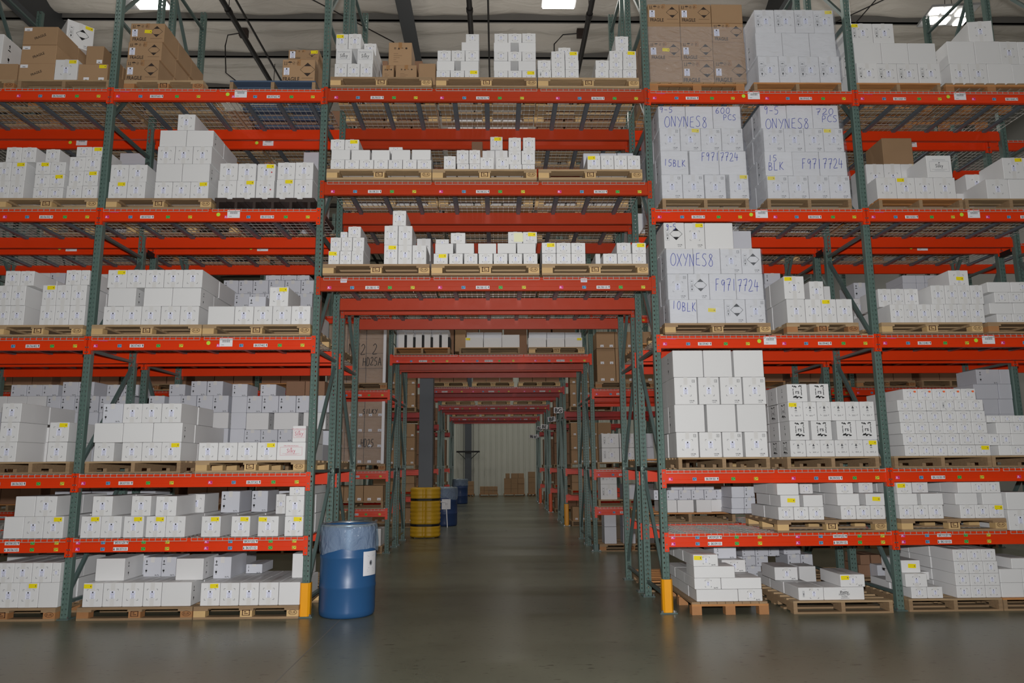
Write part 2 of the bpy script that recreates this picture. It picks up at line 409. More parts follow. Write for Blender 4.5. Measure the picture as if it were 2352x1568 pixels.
def code(slot):
    b_, n = slot.split('-'); b_ = int(b_)
    if b_ == 8: return '%s pallet, %s shelf, centre bay' % ({'1': 'left', '2': 'middle', '3': 'right'}[n[2]], {'1': 'lowest', '2': 'middle', '3': 'top'}[n[0]])
    sh = {'1': 'floor level', '2': 'first shelf', '3': 'second shelf', '4': 'third shelf', '5': 'fourth shelf', '6': 'top shelf'}[n[0]]
    return '%s pallet, %s, %s bay' % ({'1': 'left', '2': 'right'}[n[2]], sh, {6: 'far-left', 7: 'left', 9: 'right', 10: 'far-right'}[b_])
def shelf(b_, l):
    if b_ == 8: return '%s shelf, centre bay' % ['lowest', 'middle', 'top'][l]
    return '%s, %s bay' % (['floor level', 'first shelf', 'second shelf', 'third shelf', 'fourth shelf', 'top shelf'][l], {6: 'far-left', 7: 'left', 9: 'right', 10: 'far-right'}[b_])
# ---------------------------------------------------------------- racking
W2 = 1.87; BAY = 2.4442
LV = [0, .797, 1.452, 2.912, 4.368, 5.814]; TL = [3.578, 4.692, 5.832]; BH = .138; TBH = .152
FX = [-W2-2*BAY, -W2-BAY, -W2, W2, W2+BAY, W2+2*BAY]
PH = 8.3
def post_mesh(h):
    b = MB(); w, d = .038, .07; lip = .012
    pts = [(-.006, d), (-w, d), (-w, 0.006), (-w+.006, 0), (-.006, 0), (-.003, .006), (.003, .006), (.006, 0), (w-.006, 0), (w, .006), (w, d), (.006, d)]
    for a, c in zip(pts, pts[1:]): b.poly([(a[0], a[1], 0), (c[0], c[1], 0), (c[0], c[1], h), (a[0], a[1], h)], 'post_green')
    return b.mesh('post')
POST = {}
FM = {}
def frame(x, Y, front_top, lab, h=PH, depth=1.05, group='upright frames of the front racks', lod=0):
    """front_top: diagonals run from the front post's top to the rear post's bottom"""
    t = thing('rack_upright', lab, 'rack upright', (x, Y, 0), group=group)
    if h not in POST: POST[h] = post_mesh(h)
    put('post', POST[h], t, (0, 0, .01))
    o = put('post', POST[h], t, (0, depth, .01)); o.rotation_euler.z = math.pi
    if 'base' not in FM:
        b = MB(); b.box(-.07, .07, -.04, .11, 0, .01, 'brace_green')
        FM['base'] = b.mesh('base_plate'); b = MB(); b.tube([(0, 0, .01), (0, 0, .032)], .009, 'bolt', 6); FM['bolt'] = b.mesh('anchor_bolt')
    for yb_ in (0, depth-.07):
        o = put('base_plate', FM['base'], t, (0, yb_, 0))
        for sx in (-.055, .055): put('anchor_bolt', FM['bolt'], o, (sx, -.02, 0))
    zs = [.16+1.312*i for i in range(int(h/1.312)+1)]
    zs[0] = .17
    key = ('h', depth)
    if key not in FM:
        b = MB(); b.box(-.02, .02, .05, depth-.05, -.014, .014, 'brace_green'); FM[key] = b.mesh('horizontal_brace')
        for k, (a, c) in enumerate(((.08, 1.25), (1.25, .08))):
            b = MB(); b.bar((0, .05, a), (0, depth-.05, c), .036, .036, 'brace_green', (1, 0, 0)); FM[('d', k, depth)] = b.mesh('diagonal_brace')
    for z in zs: put('horizontal_brace', FM[key], t, (0, 0, z))
    for z in zs[:-1]: put('diagonal_brace', FM[('d', 1 if front_top else 0, depth)], t, (0, 0, z))
    return t
NM = ['far left edge', 'second', 'left tunnel', 'right tunnel', 'second right', 'far right edge']
for i, x in enumerate(FX):
    n = ['at the left picture edge', 'between bays BK/06 and BK/07', 'on the left of the drive-through opening', 'on the right of the drive-through opening', 'between bays BK/09 and BK/10', 'at the right picture edge'][i]
    frame(x, 0, False, 'green perforated front rack frame ' + n)
    frame(x, 1.30, True, 'green perforated rear rack frame ' + n)
    for z in (1.47, 4.2, 6.9):
        b = MB(); b.box(-.03, .03, 1.05, 1.30, -.03, .03, 'strap_black')
        tag(b.build('row_spacer', loc=(x, 0, z)), 'dark spacer joining front and rear frames %s, %s' % (n, {1.47: 'low', 4.2: 'middle', 6.9: 'high'}[z]), 'rack spacer', 'row spacers')

STK = {}
def sticker(letter, m):
    if letter not in STK:
        b = MB(); b.rect(-.021, -.016, .021, .016, m); dk = {'A': 'print_pink', 'B': 'print_blue', 'C': 'print_dark', 'D': 'print_dark'}[letter]
        b.text(letter, -.008, 0, .034, 'label_white' if letter == 'A' else 'print_dark', -.0006, .01)
        b.line((.012, -.006), (.012, .010), .004, 'print_dark', -.0006); b.line((.005, .008), (.019, .008), .004, 'print_dark', -.0006)
        STK[letter] = b.mesh('bin_sticker')
    return STK[letter]
def codetag(code, up):
    k = (code, up)
    if k not in STK:
        b = MB(); b.rect(-.075, -.018, .075, .018, 'paper')
        b.text(code, -.008 if up else .01, 0, .036, 'print_black', -.0006, .012, sx=.72)
        ux = .064 if up else -.066; s = 1 if up else -1
        b.line((ux, -.012), (ux, .012), .006, 'print_black', -.0006)
        b.art([(ux-.008, s*.002), (ux+.008, s*.002), (ux, s*.016)][::s], 'print_black', -.0006)
        STK[k] = b.mesh('location_tag')
    return STK[k]
SIDE_F = [[.035, .14, .215, .31, .41], [.575, .675, .76, .845, .945]]
TUN_F = [[.036, .103, .162, .214, .281], [.362, .431, .488, .541, .61], [.721, .789, .846, .898, .965]]
BM = {}
def beam(x0, x1, Y, ztop, h, m, lab, back=False, tags=None, up=True, tags2=None, extra=(), group='load beams', vis=(-99, 99)):
    """horizontal load beam with its end connectors; Y is its outer face"""
    cx = (x0+x1)/2; L = x1-x0-.076; s = -1 if back else 1
    t = thing('load_beam', lab, 'rack beam', (cx, Y, ztop-h), group=group)
    if back: t.rotation_euler.z = math.pi
    key = (round(L, 3), h, m)
    if key not in BM:
        b = MB(); k = b.mi(m); hl = L/2
        prof = [(0, 0), (0, h), (.028, h), (.028, h-.03), (.045, h-.03), (.045, 0)]
        prof = [(.004, 0), (0, .004), (0, h*.30), (.003, h*.32), (.003, h*.68), (0, h*.70), (0, h-.004), (.004, h), (.028, h), (.028, h-.03), (.045, h-.03), (.045, 0)]
        n = len(prof)
        for sx in (-hl, hl): b.v += [(sx, p[0], p[1]) for p in prof]
        for i in range(n): b.f.append((i, (i+1) % n, n+(i+1) % n, n+i)); b.m.append(k)
        b.f.append(tuple(range(n))); b.m.append(k); b.f.append(tuple(reversed(range(n, 2*n)))); b.m.append(k)
        c = MB()
        c.box(-.02, .026, -.012, -.003, -.045, h+.012, m); c.box(.02, .026, -.003, .05, -.045, h+.012, m)
        BM[key] = (b.mesh('beam_body'), c.mesh('end_connector'))
    put('beam_body', BM[key][0], t)
    if 'rivet' not in BM:
        c = MB(); c.box(-.007, .007, -.004, 0, -.007, .007, 'bolt'); BM['rivet'] = c.mesh('rivet')
    for sg in (-1, 1):
        o = put('end_connector', BM[key][1], t, (sg*(L/2+.026), 0, 0)); o.scale.x = -sg
        if not back and Y < 2:
            for zz in (-.022, .03, h-.02): put('rivet', BM['rivet'], o, (0, -.0122, zz))
    full = x1-x0
    def st(lst, F, zc, up):
        for code, fr in zip(lst, F):
            for q, f in enumerate(fr):
                X = -full/2+f*full
                if not vis[0] < cx+X < vis[1]: continue
                if q == 2: put('location_tag', codetag(code, up), t, (X, -.0015, zc))
                else:
                    l = 'ABxCD'[q]; put('bin_sticker', sticker(l, {'A': 'tag_pink', 'B': 'tag_blue', 'C': 'tag_green', 'D': 'tag_yellow'}[l]), t, (X, -.0015, zc))
    F = TUN_F if full > 3 else SIDE_F
    if tags2: st(tags, F, h*.72, True); st(tags2, F, h*.24, False)
    elif tags: st(tags, F, h*.24 if full > 3 else h*.34, up)
    for kind, xx, zc in extra:
        X = xx-cx
        if back: X = -X
        if kind == 'dot':
            if 'dot' not in STK:
                b = MB(); b.art([(.022*math.cos(a*math.pi/8), .022*math.sin(a*math.pi/8)) for a in range(16)], 'dot_lime'); STK['dot'] = b.mesh('round_sticker')
            put('round_sticker', STK['dot'], t, (X, -.0022, zc))
        elif kind == 'card':
            if 'card' not in STK:
                b = MB(); b.box(-.07, .07, -.002, 0, -.045, .045, 'paper')
                for i in range(14): b.rect(-.04+i*.006, .0, -.04+i*.006+.0015+.002*(i % 2), .028, 'print_dark', -.0026)
                b.rect(-.05, -.03, -.02, -.025, 'print_grey', -.0026); STK['card'] = b.mesh('barcode_card')
            put('barcode_card', STK['card'], t, (X, -.002, zc))
        elif kind == 'plate':
            if 'plate' not in STK:
                b = MB(); b.box(-.035, .035, -.001, 0, -.022, .022, 'paper'); b.rect(-.028, .002, .028, .012, 'print_pink', -.0016); b.rect(-.028, -.012, .028, -.005, 'print_blue', -.0016); STK['plate'] = b.mesh('rating_plate')
            put('rating_plate', STK['plate'], t, (X, -.002, zc))
        elif kind == 'mark':
            if 'mark' not in STK:
                b = MB()
                for i in range(5): b.line((-.05+i*.02, -.004), (-.042+i*.02, .01), .005, 'tag_pink')
                b.line((-.05, .008), (.05, .0), .005, 'tag_pink'); STK['mark'] = b.mesh('pink_paint_mark')
            put('pink_paint_mark', STK['mark'], t, (X, -.0022, zc))
    return t
def deck_mesh(w, dep, nx):
    b = MB(); r = .0048
    n = round(w/.0635)
    for i in range(n+1):
        x = -w/2+i*w/n; b.bar((x, -.006, .0), (x, dep, .0), r, r, 'wire_zinc'); b.bar((x, -.006, .0), (x, -.006, -.034), r, r, 'wire_zinc', (0, 1, 0))
    m_ = round(dep/.105)
    for j in range(m_+1):
        y = -.002+j*(dep+.002)/m_; b.bar((-w/2, y, -.004), (w/2, y, -.004), r, r, 'wire_zinc')
    b.bar((-w/2, -.009, -.034), (w/2, -.009, -.034), r*1.2, r*1.2, 'wire_zinc')
    c = MB(); c.box(-.022, .022, .03, dep-.03, -.034, -.008, 'channel_blue'); c.box(-.030, .030, .03, dep-.03, -.010, -.007, 'channel_blue')
    return b.mesh('wire_mesh'), c.mesh('channel_support')
DK = {}
def deck(cx, Y, z, w, lab, dep=1.05, group='wire decks'):
    key = (round(w, 3), dep)
    if key not in DK: DK[key] = deck_mesh(w, dep, 0)
    t = thing('wire_deck', lab, 'wire deck', (cx, Y, z+.005), group=group)
    put('wire_mesh', DK[key][0], t)
    for f in (-.33, 0, .33): put('channel_support', DK[key][1], t, (f*w, 0, 0))
    return t
LVN = {1: '2', 2: '3', 3: '4', 4: '5', 5: '6'}
BAYS = [(FX[0], FX[1], '06'), (FX[1], FX[2], '07'), (FX[3], FX[4], '09'), (FX[4], FX[5], '10')]
XV = 6.6
for x0, x1, bn in BAYS:
    for l in range(1, 6):
        z = LV[l]; tg = 'BK/%s/%s0' % (bn, LVN[l]); lo = 'BK/%s/10' % bn
        ex = []
        if l >= 3:
            cx = (x0+x1)/2
            ex = [('dot', {'06': -6.35, '07': -2.98-.02*(5-l), '09': 3.00, '10': 5.42}[bn], .075), ('card', {'06': -6.55, '07': -2.83, '09': 3.12, '10': 5.56}[bn], .08), ('mark', x0+.16, .1)]
        kw = dict(tags=[tg+'1', tg+'2'])
        if l == 1: kw['tags2'] = [lo+'1', lo+'2']
        desc = 'orange front load beam with location tags, '+shelf(int(bn), l)
        beam(x0, x1, -.004, z, BH, 'orange_beam', desc, extra=ex, vis=(-XV, XV), group='front load beams', **kw)
        beam(x0, x1, 1.054, z, BH, 'orange_beam', 'orange inner load beam behind the front one, '+shelf(int(bn), l), back=True, group='inner load beams')
        beam(x0, x1, 1.296, z, BH, 'orange_beam', 'orange near load beam of the rear rack, '+shelf(int(bn), l), extra=([('dot', x0+1.25, .08), ('card', x0+1.4, .085)] if l >= 3 else []), group='rear rack load beams')
        beam(x0, x1, 2.354, z, BH, 'orange_beam', 'orange far load beam of the rear rack, '+shelf(int(bn), l), back=True, group='far load beams')
        for k in (0, 1):
            cx = x0+BAY*(.25+.5*k)+(.008 if k == 0 else -.008)
            deck(cx, 0, z, 1.16, 'wire mesh deck, %s half, front rack, %s' % (['left', 'right'][k], shelf(int(bn), l)))
            deck(cx, 1.30, z, 1.16, 'wire mesh deck, %s half, rear rack, %s' % (['left', 'right'][k], shelf(int(bn), l)))
# the rear rack runs on past both picture edges
for x0, x1, sd_ in ((FX[0]-BAY, FX[0], 'left'), (FX[5], FX[5]+BAY, 'right')):
    frame(x0 if sd_ == 'left' else x1, 1.30, True, 'green perforated rear rack frame outermost on the '+sd_)
    for l in range(1, 6):
        beam(x0, x1, 1.296, LV[l], BH, 'orange_beam', 'orange near beam of the rear rack, outermost %s bay, %s' % (sd_, ['', 'first', 'second', 'third', 'fourth', 'top'][l]+' shelf'), group='rear rack load beams')
        beam(x0, x1, 2.354, LV[l], BH, 'orange_beam', 'orange far beam of the rear rack, outermost %s bay, %s' % (sd_, ['', 'first', 'second', 'third', 'fourth', 'top'][l]+' shelf'), back=True, group='far load beams')
        k = 1 if sd_ == 'left' else 0
        deck(x0+BAY*(.25+.5*k), 1.30, LV[l], 1.16, 'wire mesh deck of the rear rack, outermost %s bay, %s' % (sd_, ['', 'first', 'second', 'third', 'fourth', 'top'][l]+' shelf'))
for l in range(3):
    z = TL[l]; tg = 'BK/08/%d0' % (l+1)
    ex = [('plate', -1.58, .115), ('plate', 1.08, .115)] if l == 0 else []
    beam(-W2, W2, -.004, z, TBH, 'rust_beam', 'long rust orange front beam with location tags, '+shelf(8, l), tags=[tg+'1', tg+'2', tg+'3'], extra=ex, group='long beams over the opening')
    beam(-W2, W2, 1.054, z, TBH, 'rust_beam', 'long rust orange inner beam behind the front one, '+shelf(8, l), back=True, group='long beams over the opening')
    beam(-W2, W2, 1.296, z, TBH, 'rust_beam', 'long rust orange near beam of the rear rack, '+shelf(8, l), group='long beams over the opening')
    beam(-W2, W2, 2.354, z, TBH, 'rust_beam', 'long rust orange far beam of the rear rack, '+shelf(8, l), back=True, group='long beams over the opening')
    for k in (-1, 0, 1):
        deck(k*1.215, 0, z, 1.17, 'wire mesh deck, %s third, front rack, %s' % (['left', 'middle', 'right'][k+1], shelf(8, l)))
        deck(k*1.215, 1.30, z, 1.17, 'wire mesh deck, %s third, rear rack, %s' % (['left', 'middle', 'right'][k+1], shelf(8, l)))
def guard(X, Y, m, lab, h=.34):
    b = MB(); pts = [(-.055, .06), (-.055, -.005), (-.035, -.03), (.035, -.03), (.055, -.005), (.055, .06)]
    inn = [(-.047, .06), (-.047, -.002), (-.032, -.022), (.032, -.022), (.047, -.002), (.047, .06)]
    for z in (0,):
        for a, c in zip(pts, pts[1:]): b.poly([(a[0], a[1], .012), (c[0], c[1], .012), (c[0], c[1], h), (a[0], a[1], h)], m)
        for a, c in zip(inn, inn[1:]): b.poly([(c[0], c[1], .012), (a[0], a[1], .012), (a[0], a[1], h), (c[0], c[1], h)], m)
        for i in range(5): b.poly([(pts[i][0], pts[i][1], h), (pts[i+1][0], pts[i+1][1], h), (inn[i+1][0], inn[i+1][1], h), (inn[i][0], inn[i][1], h)], m)
    b.box(-.09, .09, -.045, .0, 0, .012, 'brace_green')
    for sx in (-.07, .07): b.box(sx-.008, sx+.008, -.04, -.024, .012, .03, 'bolt')
    return tag(b.build('post_guard', loc=(X, Y-.012, 0)), lab, 'post guard', 'post guards')
guard(-W2, 0, 'guard_yellow', 'yellow guard at the foot of the post beside the big blue drum')
guard(W2, 0, 'guard_yellow', 'yellow guard at the foot of the post right of the opening')

# ---------------------------------------------------------------- pallets
PM = {}
def pallet(xc, Y, z, w, d, style, lab, rz=0, group='wooden pallets'):
    """origin at the front edge's middle, on the deck"""
    key = (round(w, 2), round(d, 2), style)
    H = .126
    if key not in PM:
        rnd = random.Random(hash(str(key)) & 255 if False else sum(map(ord, str(key))))
        parts = []
        if style in ('eur', 'eurx'):
            wd = rnd.choice(['wood_light', 'wood_mid']); bl = 'block_light' if style == 'eur' else 'block_dark'
            b = MB(); n = 5
            for i in range(n):
                bw = .145 if i % 2 == 0 else .1; y = i*(d-.145)/(n-1)+(0 if i % 2 == 0 else .02)
                b.box(-w/2, w/2, y, y+bw, H-.022, H, wd)
            parts.append(('deck_boards', b.mesh('deck_boards'), (0, 0, 0)))
            b = MB()
            for x in (-w/2, -.0725, w/2-.145): b.box(x, x+.145, 0, d, H-.044, H-.022, wd)
            parts.append(('stringer_boards', b.mesh('stringer_boards'), (0, 0, 0)))
            k = 0
            for x in (-w/2, -.06, w/2-.12):
                for y in (0, d/2-.05, d-.1):
                    b = MB(); b.box(x, x+.12, y, y+.1, .022, H-.044, bl)
                    if y == 0 and x > 0:
                        b.art([(x+.06+.045*math.cos(a*math.pi/8), .061+.026*math.sin(a*math.pi/8)) for a in range(16)], 'stamp', -.0005)
                        b.art([(x+.06+.040*math.cos(a*math.pi/8), .061+.022*math.sin(a*math.pi/8)) for a in range(16)], bl, -.001)
                        b.text('EUR', x+.06, .061, .034, 'stamp', -.0015, .01)
                    if y == 0 and x == -.06:
                        for q in ((-.04, .035, -.03, .09), (.03, .035, .04, .09), (-.04, .082, .04, .09), (-.04, .035, .04, .041), (-.018, .05, .02, .058), (-.02, .066, .0, .076)): b.rect(x+.06+q[0], q[1], x+.06+q[2], q[3], 'stamp', -.0006)
                    parts.append(('block', b.mesh('block'), (0, 0, 0)))
            for y in (0, d/2-.05, d-.1):
                b = MB(); b.box(-w/2, w/2, y, y+.1, 0, .022, wd); parts.append(('bottom_board', b.mesh('bottom_board'), (0, 0, 0)))
        elif style in ('gma', 'gmb', 'blue'):
            wd = {'gma': 'wood_light', 'gmb': 'wood_orange', 'blue': 'wood_blue'}[style]
            b = MB(); n = 7
            for i in range(n):
                y = i*(d-.12)/(n-1); b.box(-w/2, w/2, y, y+(.14 if i in (0, n-1) else .09)-.02, H-.018, H, wd)
            parts.append(('deck_boards', b.mesh('deck_boards'), (0, 0, 0)))
            for x in (-w/2, -.02, w/2-.04):
                b = MB(); a = d*.16; c = d*.36
                y0 = 0
                for (p, q, lo) in ((0, a, .018), (a, c, .055), (c, d-c, .018), (d-c, d-a, .055), (d-a, d, .018)): b.box(x, x+.04, p, q, lo, H-.018, 'wood_mid' if style != 'blue' else 'wood_mid')
                parts.append(('stringer', b.mesh('stringer'), (0, 0, 0)))
            for i in range(5):
                y = i*(d-.1)/4; b = MB(); b.box(-w/2, w/2, y, y+.09, 0, .018, 'wood_mid' if style != 'blue' else 'wood_blue'); parts.append(('bottom_board', b.mesh('bottom_board'), (0, 0, 0)))
        elif style == 'slat':      # boards run front to back, their ends towards the viewer
            b = MB(); n = 9
            for i in range(n):
                x = -w/2+i*(w-.1)/(n-1); b.box(x, x+.09, 0, d, H-.02, H, 'wood_mid')
            parts.append(('deck_boards', b.mesh('deck_boards'), (0, 0, 0)))
            b = MB()
            for y in (0, d/2-.02, d-.04): b.box(-w/2, w/2, y, y+.04, H-.042, H-.02, 'wood_orange')
            parts.append(('cross_boards', b.mesh('cross_boards'), (0, 0, 0)))
            for x in (-w/2, -.05, w/2-.1):
                for y in (0, d/2-.05, d-.1):
                    b = MB(); b.box(x, x+.1, y, y+.1, 0, H-.042, 'block_dark'); parts.append(('block', b.mesh('block'), (0, 0, 0)))
        elif style == 'plastic':
            b = MB(); n = 6
            for i in range(n):
                x = -w/2+i*(w-.14)/(n-1); b.box(x, x+.13, 0, d, H-.05, H, 'plastic_brown')
            b.box(-w/2, w/2, .01, d-.01, H-.04, H-.012, 'plastic_brown'); parts.append(('deck_top', b.mesh('deck_top'), (0, 0, 0)))
            for i in range(6):
                x = -w/2+.02+i*(w-.1)/5; b = MB(); b.box(x, x+.03, 0, d, 0, H-.05, 'plastic_brown'); parts.append(('runner', b.mesh('runner'), (0, 0, 0)))
        PM[key] = parts
    t = thing('pallet', lab, 'pallet', (xc, Y, z), rz, group)
    for nm, me, loc in PM[key]: put(nm, me, t, loc)
    return t

# ---------------------------------------------------------------- cartons
def crop_marks(b, cx, cz, s, m='print_mark'):
    for sx in (-1, 1):
        for sz in (-1, 1):
            x, z = cx+sx*s, cz+sz*s
            b.line((x, z), (x-sx*s*.28, z), .0035, m, -.0006); b.line((x, z), (x, z-sz*s*.28), .0035, m, -.0006)
def arrow_col(b, x, z0, z1, m='print_black', boxed=False):
    n = 3 if boxed else 4; H = (z1-z0)/n
    for i in range(n):
        c = z1-(i+.5)*H; r = H*.47
        if boxed:
            q = H*.42
            for a, e in (((x-q, c-q), (x+q, c-q)), ((x+q, c-q), (x+q, c+q)), ((x+q, c+q), (x-q, c+q)), ((x-q, c+q), (x-q, c-q))): b.line(a, e, .002, 'print_grey', -.0006)
            r = H*.26
        k = i if not boxed else (1, 0, 3)[i]
        if k == 0:
            if boxed:
                for dx in (-r*.5, r*.5): b.line((x+dx, c-r), (x+dx, c+r), .004, m, -.0006)
                b.line((x-r, c-r), (x+r, c-r), .003, m, -.0006)
            else:
                b.art([(x-r*.6, c), (x+r*.6, c), (x, c+r)], m, -.0006); b.line((x, c-r), (x, c), r*.4, m, -.0006)
        elif k == 1:
            b.art([(x-r, c-.0)]+[(x+r*math.cos(a), c+r*.6*math.sin(a)) for a in (math.pi*.8, math.pi*.6, math.pi*.4, math.pi*.2)][::1]+[(x+r, c)], m, -.0006)
        elif k == 2: b.line((x-r*.2, c-r*.6), (x+r*.2, c+r*.2), .003, 'print_grey', -.0006)
        else:
            b.art([(x-r*.6, c+r), (x-r*.55, c-.1*r), (x, c-r*.45), (x+r*.55, c-.1*r), (x+r*.6, c+r)], m, -.0006); b.line((x, c-r), (x, c-r*.4), r*.2, m, -.0006); b.line((x-r*.3, c-r), (x+r*.3, c-r), r*.2, m, -.0006)
def diamond(b, x, z, r, m='print_black'):
    P = [(x, z+r), (x+r, z), (x, z-r), (x-r, z)]
    for i in range(4): b.line(P[i], P[(i+1) % 4], .004, m, -.0006)
    b.art([(x-r*.5, z+r*.5), (x+r*.5, z+r*.5), (x, z+r)], m, -.0008); b.art([(x-r*.5, z-r*.5), (x, z-r), (x+r*.5, z-r*.5)], m, -.0008)
def doodle(b, w, h, m='print_black', cx=0, s=1):
    """a loose frame of small black blots round the letters rs"""
    r = random.Random(5); cz = h*.56; W = min(w*.2, .046)*s; Hh = min(h*.32, .072)*s
    def blot(x, z, q):
        n = 7; b.art([(x+q*(.5+.7*r.random())*math.cos(i*2*math.pi/n), z+q*(.5+.7*r.random())*math.sin(i*2*math.pi/n)) for i in range(n)], m, -.0006)
    for i in range(9):
        if i in (4, 5): continue
        blot(cx-W+2*W*i/8, cz+Hh*(.86+.2*r.random()), .006+.004*r.random())
    for i in range(10):
        blot(cx-W+2*W*i/9, cz-Hh*(.78+.25*r.random()), .006+.006*r.random())
    for i in range(7):
        blot(cx-W*(.95+.1*r.random()), cz-Hh*.5+Hh*1.0*i/6, .006); blot(cx+W*(.95+.15*r.random()), cz-Hh*.5+Hh*1.2*i/6, .007)
    b.text('rs', cx, cz, .058*s, 'print_dark', -.0006, .018)
    b.rect(cx-W, cz-Hh*1.3, cx+W, cz-Hh*1.27, 'print_grey', -.0006)
def ship_label(h):
    k = ('ship', h)
    if k not in STK:
        b = MB(); b.rect(-.027, -.038, .027, .038, 'label_white'); b.rect(-.007, .018, .007, .032, 'print_dark', -.0006)
        for i, wd in enumerate((.021, .016, .019, .01, .017)): b.rect(-wd, .011-i*.0075, wd, .0135-i*.0075, 'print_blue' if i != 3 else 'print_grey', -.0006)
        b.text('2210', 0, -.030, .013, 'print_dark', -.0006, .02)
        STK[k] = b.mesh('shipping_label')
    return STK[k]
def yellow(kind):
    k = ('yel', kind)
    if k not in STK:
        b = MB()
        if kind == 'y': b.rect(-.042, -.021, .042, .021, 'sticker_yellow'); b.rect(.022, -.006, .032, .006, 'print_brown_faint', -.0005); b.rect(-.03, -.002, .01, .001, 'tag_yellow', -.0005)
        elif kind == 'o': b.rect(-.012, -.01, .012, .01, 'dot_orange')
        elif kind == 'm': b.rect(-.05, -.05, .05, .05, 'sticker_cream')
        elif kind == 'r': b.art([(.008*math.cos(a*math.pi/6), .008*math.sin(a*math.pi/6)) for a in range(12)], 'dot_red')
        elif kind == 'w': b.rect(-.04, -.025, .04, .025, 'paper'); b.rect(-.015, -.014, .015, -.006, 'print_dark', -.0005)
        STK[k] = b.mesh('sticker')
    return STK[k]
BOXM = {}
WHITE = 'WHIASsDRMTBLVv'
def carton_mesh(w, d, h, kind, side):
    k = (round(w, 3), round(d, 3), round(h, 3), kind, side)
    if k in BOXM: return BOXM[k]
    b = MB(); c = .0035
    body = 'white_card' if kind in WHITE else ('brown_card' if kind in 'FGNPK' else 'dark_brown_card')
    if kind in 'Aav': body = 'bluewhite_card'
    hw = w/2; g = .002
    # chamfered box, origin at the front bottom middle
    def ring(x, y0, y1, z): return [(-x, y0, z), (x, y0, z), (x, y1, z), (-x, y1, z)]
    def oct_(i, z):
        x = hw-g; return [(-x+i, g, z), (x-i, g, z), (x, g+i, z), (x, d-g-i, z), (x-i, d-g, z), (-x+i, d-g, z), (-x, d-g-i, z), (-x, g+i, z)]
    def ins(pts, a): return [(p[0]-(a if p[0] > 0 else -a), p[1]+(a if p[1] < d/2 else -a), p[2]) for p in pts]
    rings = [ins(oct_(c, .0), c), oct_(c, c), oct_(c, h-c), ins(oct_(c, h), c)]
    base = len(b.v)
    for r in rings: b.v += r
    kk = b.mi(body)
    for i in range(3):
        for j in range(8): b.f.append((base+i*8+j, base+i*8+(j+1) % 8, base+(i+1)*8+(j+1) % 8, base+(i+1)*8+j)); b.m.append(kk)
    b.f.append(tuple(base+24+j for j in range(8))); b.m.append(kk); b.f.append(tuple(base+j for j in reversed(range(8)))); b.m.append(kk)
    # flap seam along the top
    b.poly([(-.0015, .004, h+.0004), (.0015, .004, h+.0004), (.0015, d-.004, h+.0004), (-.0015, d-.004, h+.0004)], 'card_gap')
    Y = g-.0005
    n0 = len(b.v)
    cm = min(w, h)
    if kind in 'WHIMo': crop_marks(b, 0 if kind != 'I' else w*.06, h*.5, min(.056, cm*.29))
    if kind == 'V': crop_marks(b, w*.12, h*.5, min(.05, cm*.36)); arrow_col(b, -w*.3, h*.25, h*.75, boxed=True)
    if kind in 'HD':
        b.text('1000 ML', w*.24, h*.14, .017, 'print_dark', -.0006, .01); b.text('12 PC', w*.22, h*.075, .017, 'print_dark', -.0006, .01)
    if kind == 'H':
        x, z, q = w*.34, h*.86, .014
        for a, e in (((x-q, z-q), (x+q, z-q)), ((x+q, z-q), (x+q, z+q)), ((x+q, z+q), (x-q, z+q)), ((x-q, z+q), (x-q, z-q))): b.line(a, e, .0025, 'print_dark', -.0006)
        for dx in (-.005, .005): b.line((x+dx, z-.009), (x+dx, z+.009), .003, 'print_dark', -.0006)
    if kind == 'I': arrow_col(b, -w*.33, h*.25, h*.8, boxed=True)
    if kind == 'D': arrow_col(b, -w*.33, h*.3, h*.78, boxed=True); diamond(b, w*.08, h*.56, min(w*.3, .07))
    if kind == 'A':
        arrow_col(b, -w*.33, h*.2, h*.86); b.text('36 Pc.', w*.29, h*.08, .021, 'print_black', -.0006, .01)
    if kind == 'L': b.text('36 PC', w*.30, h*.12, .018, 'print_black', -.0006, .02); crop_marks(b, w*.02, h*.5, min(.05, cm*.3))
    if kind in 'Ss':
        m = 'print_pink' if kind == 's' else 'print_dark'; g2 = m if kind == 's' else 'print_grey'
        b.text('PROFESSIONAL', 0, h*.80, .019, g2, -.0006, 0, sx=1.2); b.text('Silky', 0, h*.53, .06, m, -.0006, .0, sx=.85)
        x0, z0, x1, z1 = -w*.38, h*.27, w*.38, h*.73
        for a, e in (((x0, z0), (x1, z0)), ((x1, z0), (x1, z1)), ((x1, z1), (x0, z1)), ((x0, z1), (x0, z0))): b.line(a, e, .002, g2, -.0006)
        b.rect(-w*.3, h*.36, w*.3, h*.37, g2, -.0006); b.rect(-w*.2, h*.32, w*.2, h*.33, g2, -.0006)
        b.art([(-.01, h*.63), (.012, h*.66), (.0, h*.7)], m, -.0006)
    if kind == 'R': doodle(b, w, h)
    if kind == 'M':
        b.art([(-.004, h*.72), (.004, h*.72), (.005, h*.77), (-.005, h*.77)], 'print_dark', -.0006)
        b.art([(-.013, h*.64), (.013, h*.64), (.010, h*.69), (.004, h*.72), (-.004, h*.72), (-.010, h*.69)], 'print_dark', -.0006)
        b.text('rs', 0, h*.585, .020, 'print_dark', -.0006, .02); b.rect(-.012, h*.51, .012, h*.535, 'print_dark', -.0006)
        b.rect(-.015, h*.42, .015, h*.43, 'print_grey', -.0006); b.text('2215', .006, h*.27, .018, 'print_dark', -.0006, .02)
